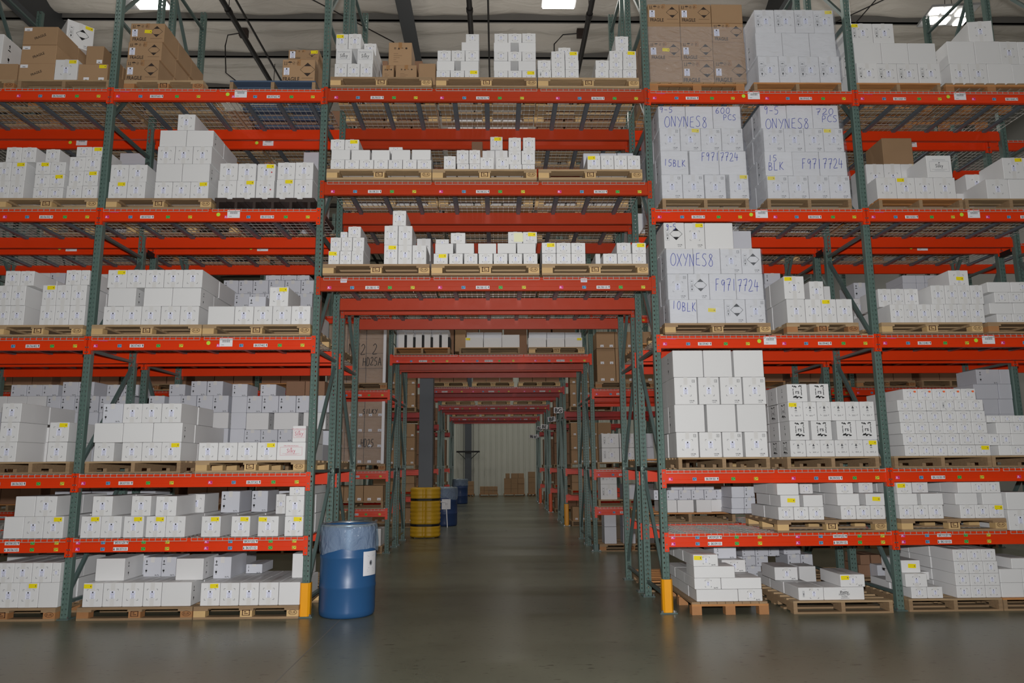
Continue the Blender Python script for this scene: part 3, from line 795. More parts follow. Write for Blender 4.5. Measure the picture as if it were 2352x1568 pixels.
    if kind == 'T':
        b.text('iftetty', -.0, h*.62, .045, 'print_black', -.0006, .01, sx=.85); b.text('MAKE UP', 0, h*.42, .028, 'print_dark', -.0006); b.text('inside', 0, h*.27, .028, 'print_dark', -.0006); b.rect(-.04, h*.12, .05, h*.14, 'print_dark', -.0006)
        b.rect(-.02, h*.8, .02, h*.82, 'print_grey', -.0006)
    if kind in 'F':
        b.text('FRAGILE', -w*.22, h*.15, h*.25, 'print_brown', -.0006, .02, sx=.72)
        for i, x in enumerate((-.40, -.27, -.15, -.03)):
            X = x*w; Z = h*.84; r = h*.07
            if i == 0:
                for dx in (-r*.6, r*.6): b.line((X+dx, Z-r), (X+dx, Z+r), .006, 'print_brown', -.0006)
                b.line((X-r, Z-r*1.1), (X+r, Z-r*1.1), .004, 'print_brown', -.0006)
            elif i == 1: b.art([(X-r*1.4, Z+.2*r), (X+r*1.4, Z+.2*r), (X+r*.7, Z+r), (X-r*.7, Z+r)], 'print_brown', -.0006); b.line((X, Z-r), (X, Z+.2*r), .003, 'print_brown', -.0006)
            else:
                P = [(X+r*.7*math.cos(a*math.pi/4), Z+r*math.sin(a*math.pi/4)) for a in range(8)]
                for q in range(8): b.line(P[q], P[(q+1) % 8], .004, 'print_brown_faint', -.0006)
                b.line((X-r*.4, Z-r*.5), (X+r*.4, Z+r*.5), .004, 'print_brown', -.0006)
        diamond(b, w*.27, h*.56, h*.29, 'print_brown'); b.rect(w*.1, h*.18, w*.44, h*.20, 'print_brown_faint', -.0006)
    if kind == 'G': b.text('FRAGILE', .0, h*.45, h*.19, 'print_brown', -.0006, .02, rot=.42, sx=.85)
    if kind == 'K':
        for i, x in enumerate((-.22, -.06, .1, .26)):
            X = x*w; Z = h*.74; r = h*.045
            if i == 0:
                for dx in (-r*.5, r*.5): b.line((X+dx, Z-r), (X+dx, Z+r), .006, 'print_brown', -.0006)
            elif i == 1: b.art([(X-r, Z-r), (X+r, Z-r), (X, Z+r)], 'print_brown', -.0006)
            elif i == 2: b.art([(X-r, Z), (X+r, Z), (X, Z+r*.6)], 'print_brown', -.0006)
            else: b.art([(X+r*math.cos(a*math.pi/4), Z+r*math.sin(a*math.pi/4)) for a in range(8)], 'print_brown', -.0006)
        for i, wd in enumerate((.2, .36, .26, .12, .2)): b.rect(-w*.28, h*(.5-i*.09), -w*.28+wd*w, h*(.515-i*.09), 'print_brown_faint', -.0006)
    for i in range(n0, len(b.v)):
        v = b.v[i]; b.v[i] = (v[0], v[1]+Y, v[2])
    # printed marks on the side that shows
    if side and kind in 'BRMDHA':
        s = MB()
        if kind in 'R' or kind == 'M':
            if kind == 'M': doodle(s, d, h, s=1.0)
            else: arrow_col(s, 0, h*.25, h*.8)
        elif kind == 'D' or (kind == 'H'): pass
        elif kind == 'B' and h > .15: arrow_col(s, -d*.28, h*.2, h*.82)
        xx = (hw-g+.0006)*side
        o = len(b.v)
        for v in s.v: b.v.append((xx, d*.5+v[0]*side, v[2]))
        for f, mm in zip(s.f, s.m): b.f.append(tuple(o+i for i in f)); b.m.append(b.mi(s.names[mm]))
    BOXM[k] = b.mesh('carton'); return BOXM[k]
TAPES = {}
def tape_mesh(w, d, h, m, full):
    k = (round(d, 2), round(h, 3), m, full)
    if k not in TAPES:
        b = MB(); t = .021; D_ = round(d, 2); y = .0012
        b.poly([(-t, y, h+.0008), (t, y, h+.0008), (t, D_-.002, h+.0008), (-t, D_-.002, h+.0008)], m)
        lo = 0.0 if full else h*.72
        b.poly([(-t, y, lo+.002), (t, y, lo+.002), (t, y, h+.0008), (-t, y, h+.0008)], m)
        TAPES[k] = b.mesh('packing_tape')
    return TAPES[k]
KN = {'W': 'white carton', 'H': 'tall white carton', 'I': 'icon-printed white carton', 'A': 'pale arrow-printed carton', 'B': 'blank white carton', 'S': 'white Silky carton',
      's': 'pink-lettered white carton', 'D': 'diamond-marked white carton', 'R': 'blot-patterned white carton', 'M': 'bottle-printed white carton', 'F': 'brown FRAGILE carton', 'G': 'slant-lettered brown carton',
      'N': 'small-labelled brown carton', 'P': 'plain brown carton', 'K': 'icon-printed brown carton', 'T': 'black-worded white carton', 'L': 'small-print white carton', 'V': 'flat white carton', 'Q': 'dull brown carton', 'v': 'plain pale carton', 'o': 'white carton'}
CAT = 'carton'
def make_carton(cname, xc, Y, z, w, d, h, kind, mods='', lab='', group=None, side=0, rz=0, lod=0):
    me = carton_mesh(round(w, 3), round(d, 2), round(h, 3), kind, side)
    o = put(cname, me, None, (xc, Y, z), rz); tag(o, lab, cname.replace('_', ' '), group)
    if lod: return o
    if kind in 'WHIMoLFV' and 'n' not in mods:
        lx = {'I': w*.06, 'V': w*.12, 'L': w*.02}.get(kind, 0); lz = h*.5; sc = min(1, min(w, h)/.19)
        if kind == 'F': lx = -w*.36; lz = h*.48; sc = 1.2
        if kind != 'M':
            q = put('shipping_label', ship_label(0), o, (lx+(random.random()-.5)*.006, .0007, lz)); q.scale = (sc, 1, sc); q.rotation_euler.y = (random.random()-.5)*.06
    if kind == 'G':
        q = put('shipping_label', yellow('w'), o, (-w*.36, .0005, h*.84)); q.scale = (1.1, 1, .8)
    if kind == 'N':
        q = put('small_label', yellow('w'), o, (w*.3, .0005, h*.14)); q.scale = (.8, 1, .9)
        if w > .33: q = put('small_label', yellow('w'), o, (-w*.2, .0005, h*.14)); q.scale = (.8, 1, .9)
    if kind in WHITE and kind not in 'BRTSsv': put('packing_tape', tape_mesh(w, d, round(h, 3), 'tape_clear', kind in 'W'), o)
    elif kind in 'KF': put('packing_tape', tape_mesh(w, d, round(h, 3), 'tape_brown', False), o)
    if 'y' in mods: put('yellow_sticker', yellow('y'), o, (max(.0, w/2-.06), -.0006, h-.03)).rotation_euler.y = (random.random()-.5)*.08
    if 'z' in mods: put('yellow_sticker', yellow('y'), o, (-max(.0, w/2-.05), -.0006, h-.032)).rotation_euler.y = (random.random()-.5)*.08
    if 'c' in mods: put('yellow_sticker', yellow('y'), o, (0.01, -.0006, h*.55)).rotation_euler.y = .05
    if 'o' in mods: put('orange_dot', yellow('o'), o, (w*.3, -.0008, h-.03))
    if 'r' in mods: put('red_dot', yellow('r'), o, (w*.3, -.0008, h*.5))
    if 'm' in mods: put('paper_note', yellow('m'), o, (w*.22, -.0008, h*.5))
    return o
QUEUE = []
def carton(xc, Y, z, w, d, h, kind, mods='', lab='', group=None, side=0, rz=0, lod=0):
    zc = z+h/2; dist = (Vector((xc, Y, zc))-CAM).length
    QUEUE.append((w*h/dist**2*(1 if not lod else .3), (xc, Y, z, w, d, h, kind, mods, lab, group, side, rz, lod)))
CLS = {}
for _k in 'Wo': CLS[_k] = 'labelled_carton'
for _k in 'Bv': CLS[_k] = 'blank_carton'
for _k in 'FGNPKQ': CLS[_k] = 'brown_carton'
CLS['A'] = 'arrow_carton'
for _k in 'HIDLVMRSsT': CLS[_k] = 'printed_carton'
def resolve():
    global QUEUE
    def bb(a):
        xc, Y, z, w, d, h = a[:6]; return [xc-w/2, xc+w/2, Y, Y+d, z, z+h]
    def hit(p, q, e=.008): return p[0] < q[1]-e and q[0] < p[1]-e and p[2] < q[3]-e and q[2] < p[3]-e and p[4] < q[5]-e and q[4] < p[5]-e
    solid = []; extra = []
    for a, args in QUEUE: (extra if 'behind' in args[8] else solid).append((a, list(args)))
    solid.sort(key=lambda t: (t[1][1]))
    keep = []; grid = {}
    def cells(p): return {(int(math.floor(x)), int(math.floor(z))) for x in (p[0], p[1]) for z in (p[4], p[5])}
    def clash(p):
        for c in cells(p):
            for q in grid.get(c, ()):
                if hit(p, q): return q
    def add(p):
        for c in cells(p): grid.setdefault(c, []).append(p)
    for a, args in solid:
        p = bb(args); ok = True
        for _ in range(6):
            q = clash(p)
            if not q: break
            ox = min(p[1], q[1])-max(p[0], q[0]); oz = min(p[5], q[5])-max(p[4], q[4]); oy = min(p[3], q[3])-max(p[2], q[2])
            if oz < .04 and oz < ox and q[5] < p[5]: dz = q[5]-p[4]+.001; args[2] += dz; args[5] -= dz
            elif ox < .05:
                s_ = 1 if args[0] > (q[0]+q[1])/2 else -1; args[0] += s_*ox/2; args[3] -= ox
            elif p[2]+.12 > q[3]-1e-6 or q[3]-p[2] < .5: args[1] += q[3]-p[2]+.002
            else: ok = False; break
            p = bb(args)
        if clash(p): ok = False
        if ok: keep.append((a, tuple(args))); add(p)
        else: print('DROPPED', args[8])
    for a, args in extra:
        p = bb(args)
        q = clash(p)
        if q and q[3]-p[2] < .02: args[1] += q[3]-p[2]+.002; p = bb(args)
        if not clash(p): keep.append((a, tuple(args))); add(p)
    QUEUE = keep
def flush_cartons():
    resolve(); by = {}
    for q in QUEUE: by.setdefault(CLS[q[1][6]], []).append(q)
    for c, lst in by.items():
        lst.sort(key=lambda q: -q[0]); b = MB()
        for i, (a, args) in enumerate(lst):
            if i < 300: make_carton(c, *args)
            else:
                (xc, Y, z, w, d, h, kind, mods, lab, group, side, rz, lod) = args
                cm = carton_mesh(round(w, 3), round(d, 2), round(h, 3), kind, side)
                add = [(cm, (0, 0, 0), 1)]
                if kind in 'Wo' and 'n' not in mods: add.append((ship_label(0), (0, .0007, h*.5), min(1, min(w, h)/.19)))
                if 'y' in mods: add.append((yellow('y'), (w/2-.06, -.0006, h-.03), 1))
                if 'o' in mods: add.append((yellow('o'), (w*.3, -.0008, h-.03), 1))
                for me, (ox, oy, oz), sc in add:
                    o = len(b.v); ca, sa = math.cos(rz), math.sin(rz)
                    for v in me.vertices:
                        x, y, zz = v.co.x*sc+ox, v.co.y+oy, v.co.z*sc+oz
                        b.v.append((xc+x*ca-y*sa, Y+x*sa+y*ca, z+zz))
                    ms = [mm.name for mm in me.materials]
                    for p in me.polygons: b.f.append(tuple(o+t for t in p.vertices)); b.m.append(b.mi(MKEY[ms[p.material_index]]))
        if b.v:
            o = b.build(c+'s'); tag(o, 'the remaining small %ss stacked in many racks around and behind the larger ones' % c.replace('_', ' '), 'stacked cartons'); o['kind'] = 'stuff'
CR = {1: (0, 0, 3.0947), 2: (0, 480, 3.0947), 3: (0, 850, 2.658), 4: (730, 0, 3.0545), 5: (700, 440, 2.8), 6: (680, 740, 2.2395), 7: (1470, 0, 2.6667), 8: (1470, 480, 2.5703), 9: (1470, 1060, 2.6667), 0: (0, 0, 1)}
PHT = .127
def slotz(slot):
    b_, n = slot.split('-'); l = int(n[0])
    if b_ == '8': return TL[l-1]+.009
    return 0 if l == 1 else LV[l-1]+.009
def shift(slot):
    b_, n = slot.split('-'); l = int(n[0])
    return {1: 0, 2: .02, 3: .05}[l] if b_ == '8' else {1: 0, 2: 0, 3: .02, 4: .03, 5: .08, 6: .11}[l]
def clear(slot):
    b_ = int(slot.split('-')[0])
    i = {6: 0, 7: 1, 8: 2, 9: 3, 10: 4}[b_]
    return FX[i]+.043, FX[i+1]-.043
def fitx(X0, X1):
    c = (X0+X1)/2
    for f in FX:
        if c < f and X1 > f-.043: X1 = f-.043
        elif c >= f and X0 < f+.043: X0 = f+.043
    return X0, max(X1, X0+.03)
TOPS = {}
def snap(slot, z):
    c = TOPS.setdefault(slot, [slotz(slot), slotz(slot)+PHT])
    q = min(c, key=lambda a: abs(a-z))
    return q if abs(q-z) < .13 else z
def ordn(i, n):
    if n == 1: return 'single'
    if i == 0: return 'leftmost'
    if i == n-1: return 'rightmost'
    if i <= n/2: return ORD[i]+'-from-left'
    return ORD[n-1-i]+'-from-right'
def rown(i, n):
    if n == 1: return 'only row'
    if i == 0: return 'bottom row'
    if i == n-1: return 'top row'
    if n == 3: return 'middle row'
    return ORD[i]+' row up'
WARN = []
def S(slot, name, crop, ybase, rows, Y=-.045, d=.42, nd=2, pal=PHT, zb=None, allback=False, lod=0, skew=0):
    ox, oy, sc = CR[crop]
    rear = Y > 1.2
    below = slot.split('-')[1][0] == '1' and slot[0] != '8'
    place = code(slot)
    if rear: place = 'rear rack '+code(slot).replace(' pallet,', '-half')
    sd = 1 if int(slot.split('-')[0]) < 8 else -1
    if slot[0] == '8': sd = 0
    rs = [r.split('|') for r in rows.strip().split('\n')]
    if not rear: Y += shift(slot)
    z0 = snap(slot, zb) if zb is not None else slotz(slot)+pal
    yb = ybase; nr = len(rs)
    group = 'cartons '+place
    for i, r in enumerate(rs):
        yt = float(r[0]); xs = [float(q) for q in r[1].split()]; ks = r[2].split()
        xm = (xs[0]+xs[-1])/2; zt = at(ox+xm/sc, oy+yt/sc, Y).z
        if slot[0] != '8' and slot.split('-')[1][0] != '6': zt = min(zt, LV[int(slot.split('-')[1][0])]-BH-.004)
        if i == 0:
            zpix = at(ox+xm/sc, oy+ybase/sc, Y).z
            if zb == 'px': z0 = zpix
            WARN.append((slot, name, round(zpix-z0, 3)))
        ym = oy+(yt+yb)/2/sc
        items = [(xs[j], xs[j+1], k) for j, k in enumerate(ks) if k != '_']; n = len(items)
        h = zt-z0
        for j, (a, c, k) in enumerate(items):
            X0 = at(ox+a/sc, ym, Y).x; X1 = at(ox+c/sc, ym, Y).x
            if Y < 2.4:
                X0, X1 = fitx(X0, X1)
            kind, mods = k[0], k[1:]
            dd = d if kind != 'B' or nd == 1 else d*.75
            yl = 'y' in mods or 'z' in mods or 'c' in mods
            de = KN[kind] if not yl else 'yellow-stickered '+' '.join(KN[kind].split()[-2:])
            on = ordn(j, n); st = (name.replace(' ', '-')+(' stack, ')) if name else ''
            lab = '%s, %s, %s, %s%s' % (de, on if n > 1 else 'alone', rown(i, nr), st, place)
            jy = (random.random()-.5)*.010; jr = (random.random()-.5)*.014 if kind != 'B' else 0
            carton((X0+X1)/2, Y+jy, z0, abs(X1-X0)-.002, dd, h-.0015, kind, mods, lab, group, side=sd if kind != 'W' else 0, rz=jr, lod=lod)
            # cartons further back that show past or over this one
            edge = (sd > 0 and j == n-1) or (sd < 0 and j == 0)
            gapnb = (j+1 < n and items[j+1][0]-c > 12) or (j > 0 and a-items[j-1][1] > 12)
            if edge or allback or (gapnb and sd):
                yy = Y+dd+.006+abs(jy)
                for q in range(1, nd):
                    if yy+d > (1.24 if not rear else 9): break
                    lb = '%s %s %s, %s, %s%s' % ('plain white carton' if kind in WHITE else 'plain brown carton', {1: 'behind', 2: 'two-behind'}[q], on if n > 1 else 'single', rown(i, nr), st, place)
                    k2 = ('B' if kind in WHITE and kind != 'A' else ('v' if kind == 'A' else 'P'))
                    if kind in 'RM': k2 = kind
                    carton((X0+X1)/2+(random.random()-.5)*.012, yy, z0, abs(X1-X0)-.002, d, h-.002-.004*random.random(), k2, 'n', lb, group, side=sd if kind in 'RMA' else 0, lod=1)
                    yy += d+.006
        z0 = zt; yb = yt
        TOPS.setdefault(slot, [slotz(slot), slotz(slot)+PHT]).append(zt)
    return z0
def PL(slot, crop, x0, x1, y, style='eur', Y=-.07, d=1.0, desc='', z=None, rz=0):
    ox, oy, sc = CR[crop]
    if Y < 1: Y += shift(slot)
    a = at(ox+x0/sc, oy+y/sc, Y).x; c = at(ox+x1/sc, oy+y/sc, Y).x
    if Y < 1:
        lo, hi = clear(slot)
        if a < lo < c: a = lo+.004
        if a < hi < c: c = hi-.004
    below = slot.split('-')[1][0] == '1' and slot[0] != '8'
    pre = {'eur': 'wooden pallet with pale blocks', 'eurx': 'wooden pallet with brown blocks', 'gma': 'wooden stringer pallet', 'gmb': 'orange-brown stringer pallet', 'blue': 'bluish painted stringer pallet', 'slat': 'brown pallet with slat ends in front', 'plastic': 'dark brown plastic pallet'}[style]
    loc = code(slot)
    return pallet((a+c)/2, Y, slotz(slot) if z is None else z, round(c-a, 2), d, style, pre+', '+loc+(', '+desc if desc else ''), rz)

# ================================================================ LEFT BAYS, level 6
PL('6-602', 1, 120, 780, 640, 'gma')
PL('6-601', 1, -520, 95, 650, 'eurx')
S('6-602', 'left', 1, 580, """450|130 385|G
318|148 400|G
190|165 412|G""", d=.42, nd=2)
S('6-602', 'right', 1, 578, """455|540 765|Ny
325|610 735|N""", Y=-.03, d=.45, nd=2)
S('6-602', 'middle', 1, 578, "420|372 548|Wy", Y=-.05, d=.35, nd=1)
carton(at(175, 60, .4).x, .50, TOPS['6-602'][4]-.005, .30, .42, .33, 'D', 'y', 'white carton leaning on top of the brown FRAGILE cartons top shelf, far-left bay', side=0, rz=.75)
S('6-601', '', 1, 585, "450|-120 122|P\n240|-300 20|B", Y=0, d=.55, nd=1)
PL('7-601', 1, 878, 1440, 640, 'eurx', d=1.2)
S('7-601', '', 1, 567, """427|893 1128|F
297|907 1150|F
165|925 1170|Fc""", d=.38, nd=3)
PL('7-602', 1, 1632, 2240, 625, 'blue')
S('7-602', 'front', 1, 558, "420|2005 2240|F", d=.36, nd=1, Y=-.03)
S('7-602', 'back', 1, 430, "420|2042 2262|F\n352|2048 2268|Fy", d=.36, nd=1, Y=.34)
# level 5
PL('6-502', 1, -40, 690, 1490)
S('6-502', 'left', 1, 1420, """1283|-35 66 168|W W
1150|-20 76 182|W Wy
1045|42 152 255|W W""")
S('6-502', 'middle', 1, 1420, """1330|228 335 445|W W
1237|240 348 457|W Wy
1150|250 357 467|Wy W
1060|322 425|W""")
S('6-502', 'right', 1, 1418, """1318|468 578 690|W W
1213|485 590 697|W Wy
1112|490 603 715|W W
1042|542 653 735|W Wy""", nd=1)
PL('7-501', 1, 737, 1500, 1478)
S('7-501', 'left', 1, 1410, """1290|768 900 1032|Wy W
1168|783 912 1045|W W""")
S('7-501', 'right', 1, 1410, """1290|1095 1222 1350 1482|W W Wy
1163|1108 1295 1490|B B
1040|1118 1243 1370 1505|W W W
925|1135 1325 1518|B B
812|1262 1388|W""", d=.44)
PL('7-502', 1, 1522, 2238, 1470, 'plastic', Y=-.08)
S('7-502', 'left', 1, 1395, """1280|1545 1680 1815|W Wy
1160|1560 1690 1820|W W""")
S('7-502', 'middle', 1, 1395, """1282|1818 1950|Wr
1162|1826 1957|Wyr""", nd=1)
S('7-502', 'right', 1, 1392, """1272|1962 2090 2222|Wy W
1152|1970 2098 2228|W W""")
# level 4
PL('6-402', 2, -60, 598, 905)
S('6-402', 'left', 2, 825, """684|-30 65 170|W W
543|-18 78 182|W W
438|35 140 240|W W""")
S('6-402', 'right', 2, 823, """683|280 387 489 600|W W W
538|295 398 500 612|Wy W W
432|465 572 672|W W""")
PL('7-401', 2, 645, 1428, 900)
S('7-401', '', 2, 820, """689|730 868 1004 1140 1277 1412|W W W W W
558|765 965 1018 1222 1426|B _ B B
430|762 900 1035 1165 1300 1440|Wy W W W W""", d=.5)
PL('7-402', 2, 1437, 2210, 898)
S('7-402', 'right', 2, 818, """689|1475 1665 1800 1935 2070 2207|B W W W W
552|_|_
""".replace("\n552|_|_", ""), d=.45, nd=2, allback=False)
ZT = at(1920/3.0947, 480+689/3.0947, -.05).z
S('7-402', 'upper', 2, 689, "552|1912 2050|Wy", Y=-.04, zb=ZT, nd=1, d=.5)
S('7-402', 'inner', 2, 685, "620|1765 1890|A", Y=.42, zb=ZT, nd=1, d=.4)
# level 3
PL('6-302', 3, -60, 432, 625, 'gma')
S('6-302', 'left', 3, 555, """437|-20 98|W
317|-5 112|W
200|10 130|W""", d=.5)
S('6-302', 'right', 3, 555, """437|285 405|W
317|298 420|Wy""", d=.5, nd=1)
S('6-302', 'inner', 3, 450, """440|218 292|W
348|228 298|W""", Y=.45, nd=1)
PL('7-301', 3, 515, 1100, 625, 'gma')
S('7-301', '', 3, 560, """440|570 695 740 862 983 1104|W _ W W Wy
321|572 750 933 1112|B B B
203|625 748 865 985 1107|A W W W""", d=.44, nd=3)
PL('7-302', 3, 1190, 1868, 625, 'eur', desc='fresh pale wood')
S('7-302', '', 3, 556, """440|1210 1330 1448 1568 1688 1865|W W W Wy s
338|1783 1868|s""", d=.4)
# level 2
S('6-202', '', 3, 1010, """893|20 143 265 388|B W Wy
768|90 215 345|B W""", pal=0, d=.5, allback=True, Y=-.02)
S('7-201', 'left', 3, 1012, """890|490 613 740|Wy W
768|563 687|W""", pal=0, d=.5, allback=True, Y=-.02)
S('7-201', 'middle', 3, 1012, """890|752 876|Wy
766|800 922|W""", pal=0, d=.5, nd=1, Y=-.02)
S('7-201', 'right', 3, 1012, """890|888 1010 1132|Wy W
768|948 1077|W""", pal=0, d=.5, allback=True, Y=-.02)
S('7-201', 'inner', 3, 868, "755|1142 1250|W\n", Y=.5, zb=at(1200/2.658, 850+890/2.658, -.02).z, nd=1)
S('7-202', 'left', 3, 1012, "890|1227 1347|Wy", pal=0, d=.5, Y=-.02)
S('7-202', 'second', 3, 1012, "890|1410 1527|Wy", pal=0, d=.5, Y=-.02)
S('7-202', 'third', 3, 1012, "890|1572 1700|Wz", pal=0, d=.5, Y=-.02)
S('7-202', 'right', 3, 1012, """890|1735 1860|Wy
765|1742 1862|W
707|1765 1862|W""", pal=0, d=.5, Y=-.02)
ZT = at(1500/2.658, 850+890/2.658, -.02).z
S('7-202', 'inner', 3, 840, "738|1350 1465|A\n", Y=.62, zb=ZT, nd=1)
S('7-202', 'deep', 3, 840, "735|1535 1636|A", Y=.72, zb=ZT, nd=1)
S('7-202', 'back', 3, 865, "755|1683 1745|W", Y=.3, zb=ZT, nd=1)
# floor
PL('6-102', 3, -320, 360, 1500, 'eurx')
S('6-102', '', 3, 1417, """1297|-10 112 235 360|W Wy B
1175|-40 82 193 315 430|W W W W""", d=.44, nd=3, allback=True)
PL('7-101', 3, 465, 1172, 1502, 'eurx')
S('7-101', '', 3, 1417, "1295|505 627 748 873 985 1168|Wz W W W B", d=.44, allback=True)
ZF = at(800/2.658, 850+1295/2.658, -.05).z
S('7-101', 'upper', 3, 1270, "1148|583 762|B", Y=.08, zb=ZF, d=.42, nd=1)
S('7-101', 'upper right', 3, 1268, "1148|1072 1242|B", Y=.08, zb=ZF, d=.42, nd=1)
S('7-101', 'inner', 3, 1250, "1140|790 875 984 1075|A A A", Y=.35, zb=ZF, d=.36, nd=1)
PL('7-102', 3, 1180, 1845, 1502)
S('7-102', '', 3, 1417, "1295|1222 1342 1460 1580 1700 1842|Wy W W W B", d=.44, allback=True)
S('7-102', 'upper', 3, 1250, "1138|1303 1413|A", Y=.25, zb=ZF, d=.5, nd=1)
S('7-102', 'inner', 3, 1235, "1183|1500 1602|A", Y=.62, zb=ZF, d=.4, nd=1)
S('7-102', 'upper right', 3, 1250, "1118|1783 1862|B", Y=.25, zb=ZF, d=.5, nd=1)

# ================================================================ OPENING, top shelf
PL('8-301', 4, 85, 800, 612)
S('8-301', 'left', 4, 542, """444|115 205 295 385|W W W
341|125 240 275 390|S _ S
237|125 213 305|Wz W""", d=.5)
S('8-301', 'inner left', 4, 330, "303|322 412|W", Y=.10, zb=at(760, 341/3.0545, -.05).z-.04, nd=1, d=.5)
S('8-301', 'brown', 4, 548, "456|450 535 545 695|K _ K\n296|495 660|K", Y=.05, d=.36, nd=1)
S('8-301', 'right', 4, 548, "443|705 828|P", Y=.10, d=.5, nd=1)
S('8-301', 'deep', 4, 548, "425|450 490 675 735|Q _ Q", Y=.48, d=.4, nd=1)
PL('8-302', 4, 828, 1537, 615)
S('8-302', 'left', 4, 552, """491|830 929 1029 1130|W W Wy
425|833 960 1000 1130|B _ B
353|838 936 1033 1132|W W W
295|1007 1133|B
237|1037 1133|W""", d=.4)
S('8-302', 'right', 4, 553, """493|1235 1334 1432 1531|W W Wy
425|1233 1355 1405 1531|B _ B
361|1235 1333 1431 1531|W W W
297|1233 1355 1407 1531|B _ B
233|1237 1334 1432 1530|W W W""", d=.4)
PL('8-303', 4, 1545, 2255, 615)
S('8-303', 'left', 4, 550, """486|1543 1639 1736 1833|V W W
421|1540 1637 1735 1832|W W W
357|_|_
""".replace("\n357|_|_", ""), d=.4)
ZA = at(730+1690/3.0545, 421/3.0545, -.05).z
S('8-303', 'left upper', 4, 421, "357|1637 1733 1829|W Wy", zb=ZA, d=.4)
S('8-303', 'left peak', 4, 357, "333|1685 1775|W", zb=at(730+1690/3.0545, 357/3.0545, -.05).z, Y=.12, nd=1)
S('8-303', 'right', 4, 550, """486|1945 2042 2140 2238|W W W
420|1948 2045 2140 2237|W W W""", d=.4)
S('8-303', 'right upper', 4, 420, "355|2045 2140 2235|W Wy", zb=ZA, d=.4)
S('8-303', 'right peak', 4, 355, "322|2087 2180|W\n255|2085 2180|W", zb=at(730+2100/3.0545, 355/3.0545, -.05).z, Y=-.02, nd=1)
# opening, middle shelf
PL('8-201', 4, 58, 798, 1263)
S('8-201', '', 4, 1187, """1119|87 188 290 391 493 594 695 798|W W W W W W W
1049|93 227 233 367 375 505 516 649 658 793|B _ B _ B _ B _ B""", d=.42)
ZA = at(730+200/3.0545, 1049/3.0545, -.05).z
S('8-201', 'upper', 4, 1049, "977|88 188 290|W Wy", zb=ZA, nd=1)
S('8-201', 'inner', 4, 1049, "1030|497 596|W", zb=ZA, Y=.06, nd=1)
PL('8-202', 4, 802, 1537, 1263)
S('8-202', 'far left', 4, 1187, "1093|882 968|W", nd=1, d=.4)
S('8-202', 'left', 4, 1187, "1147|975 1062 1148|W W\n1052|972 1060 1150|W W", Y=.04, nd=1, d=.4)
S('8-202', 'middle front', 4, 1187, "1100|1138 1236 1250 1343|W _ W", Y=-.06, nd=1, d=.3)
S('8-202', 'middle back', 4, 1140, "1054|1153 1243 1334|W W", Y=.28, nd=1, d=.4, zb=slotz('8-202')+PHT+.08)
S('8-202', 'right', 4, 1187, """1150|1345 1433 1525|W W
1056|1337 1428 1526|W W
963|1337 1427 1438 1527|W _ W""", nd=1, d=.4)
S('8-202', 'middle peak', 4, 1053, "958|1208 1298|Wy", Y=.26, nd=1, zb=at(730+1250/3.0545, 1054/3.0545, .28).z)
S('8-202', 'brown', 4, 1100, "990|1078 1185|Q", Y=.55, nd=1, zb=slotz('8-202')+PHT)
PL('8-203', 4, 1550, 2277, 1263)
S('8-203', 'front', 4, 1190, "1087|1890 1985 2078 2172 2265|Wz W W W", nd=1, d=.4)
S('8-203', 'back', 4, 1180, "1073|1862 1980 2100 2215|v v v", Y=.38, nd=1, d=.4)
# opening, lowest shelf
PL('8-101', 5, 115, 800, 543)
S('8-101', 'left', 5, 466, "380|150 223 299 378|Wz W W\n293|163 234 306 383|W W W", d=.42)
ZA = at(700+250/2.8, 440+293/2.8, -.05).z
S('8-101', 'left peak', 5, 293, "223|277 362|W", zb=ZA, nd=1)
S('8-101', 'left small', 5, 293, "257|227 275|W", zb=ZA, Y=.06, nd=1)
S('8-101', 'right', 5, 464, "342|508 598 690 783|Wy W W\n218|510 600 692|W W\n122|564 653|W", d=.42)
S('8-101', 'right inner', 5, 342, "255|703 798|W", zb=at(700+740/2.8, 440+342/2.8, -.05).z-.08, Y=.12, nd=1)
PL('8-102', 5, 815, 1508, 543)
S('8-102', '', 5, 461, """396|827 921 927 1018 1023 1113 1117 1210 1213 1305 1310 1400 1405 1498|Wy _ W _ W _ W _ W _ W _ W
331|837 956 971 1090 1113 1233 1238 1360 1364 1487|B _ B _ B _ B _ B""", d=.42)
ZA = at(700+900/2.8, 440+331/2.8, -.05).z
S('8-102', 'upper left', 5, 331, "263|937 1034|W", zb=ZA, nd=1)
S('8-102', 'upper inner', 5, 331, "304|840 928|W", zb=ZA, Y=.08, nd=1)
S('8-102', 'upper right', 5, 327, "258|1306 1401 1495|Wm Wy", zb=ZA, nd=1)
PL('8-103', 5, 1525, 2212, 541)
S('8-103', 'left', 5, 461, "395|1525 1618 1713 1808|W W W\n327|1523 1617 1712 1806|Wy W W", d=.42)
S('8-103', 'right', 5, 461, "396|1918 2011 2106 2198|W W W\n_|_|_".replace("\n_|_|_", ""), d=.42)
S('8-103', 'right upper', 5, 396, "328|2005 2098 2105 2196|W _ Wy", zb=at(700+2050/2.8, 440+396/2.8, -.05).z, d=.42)
S('8-103', 'right inner', 5, 450, "398|1868 1925|B", Y=.15, nd=1)

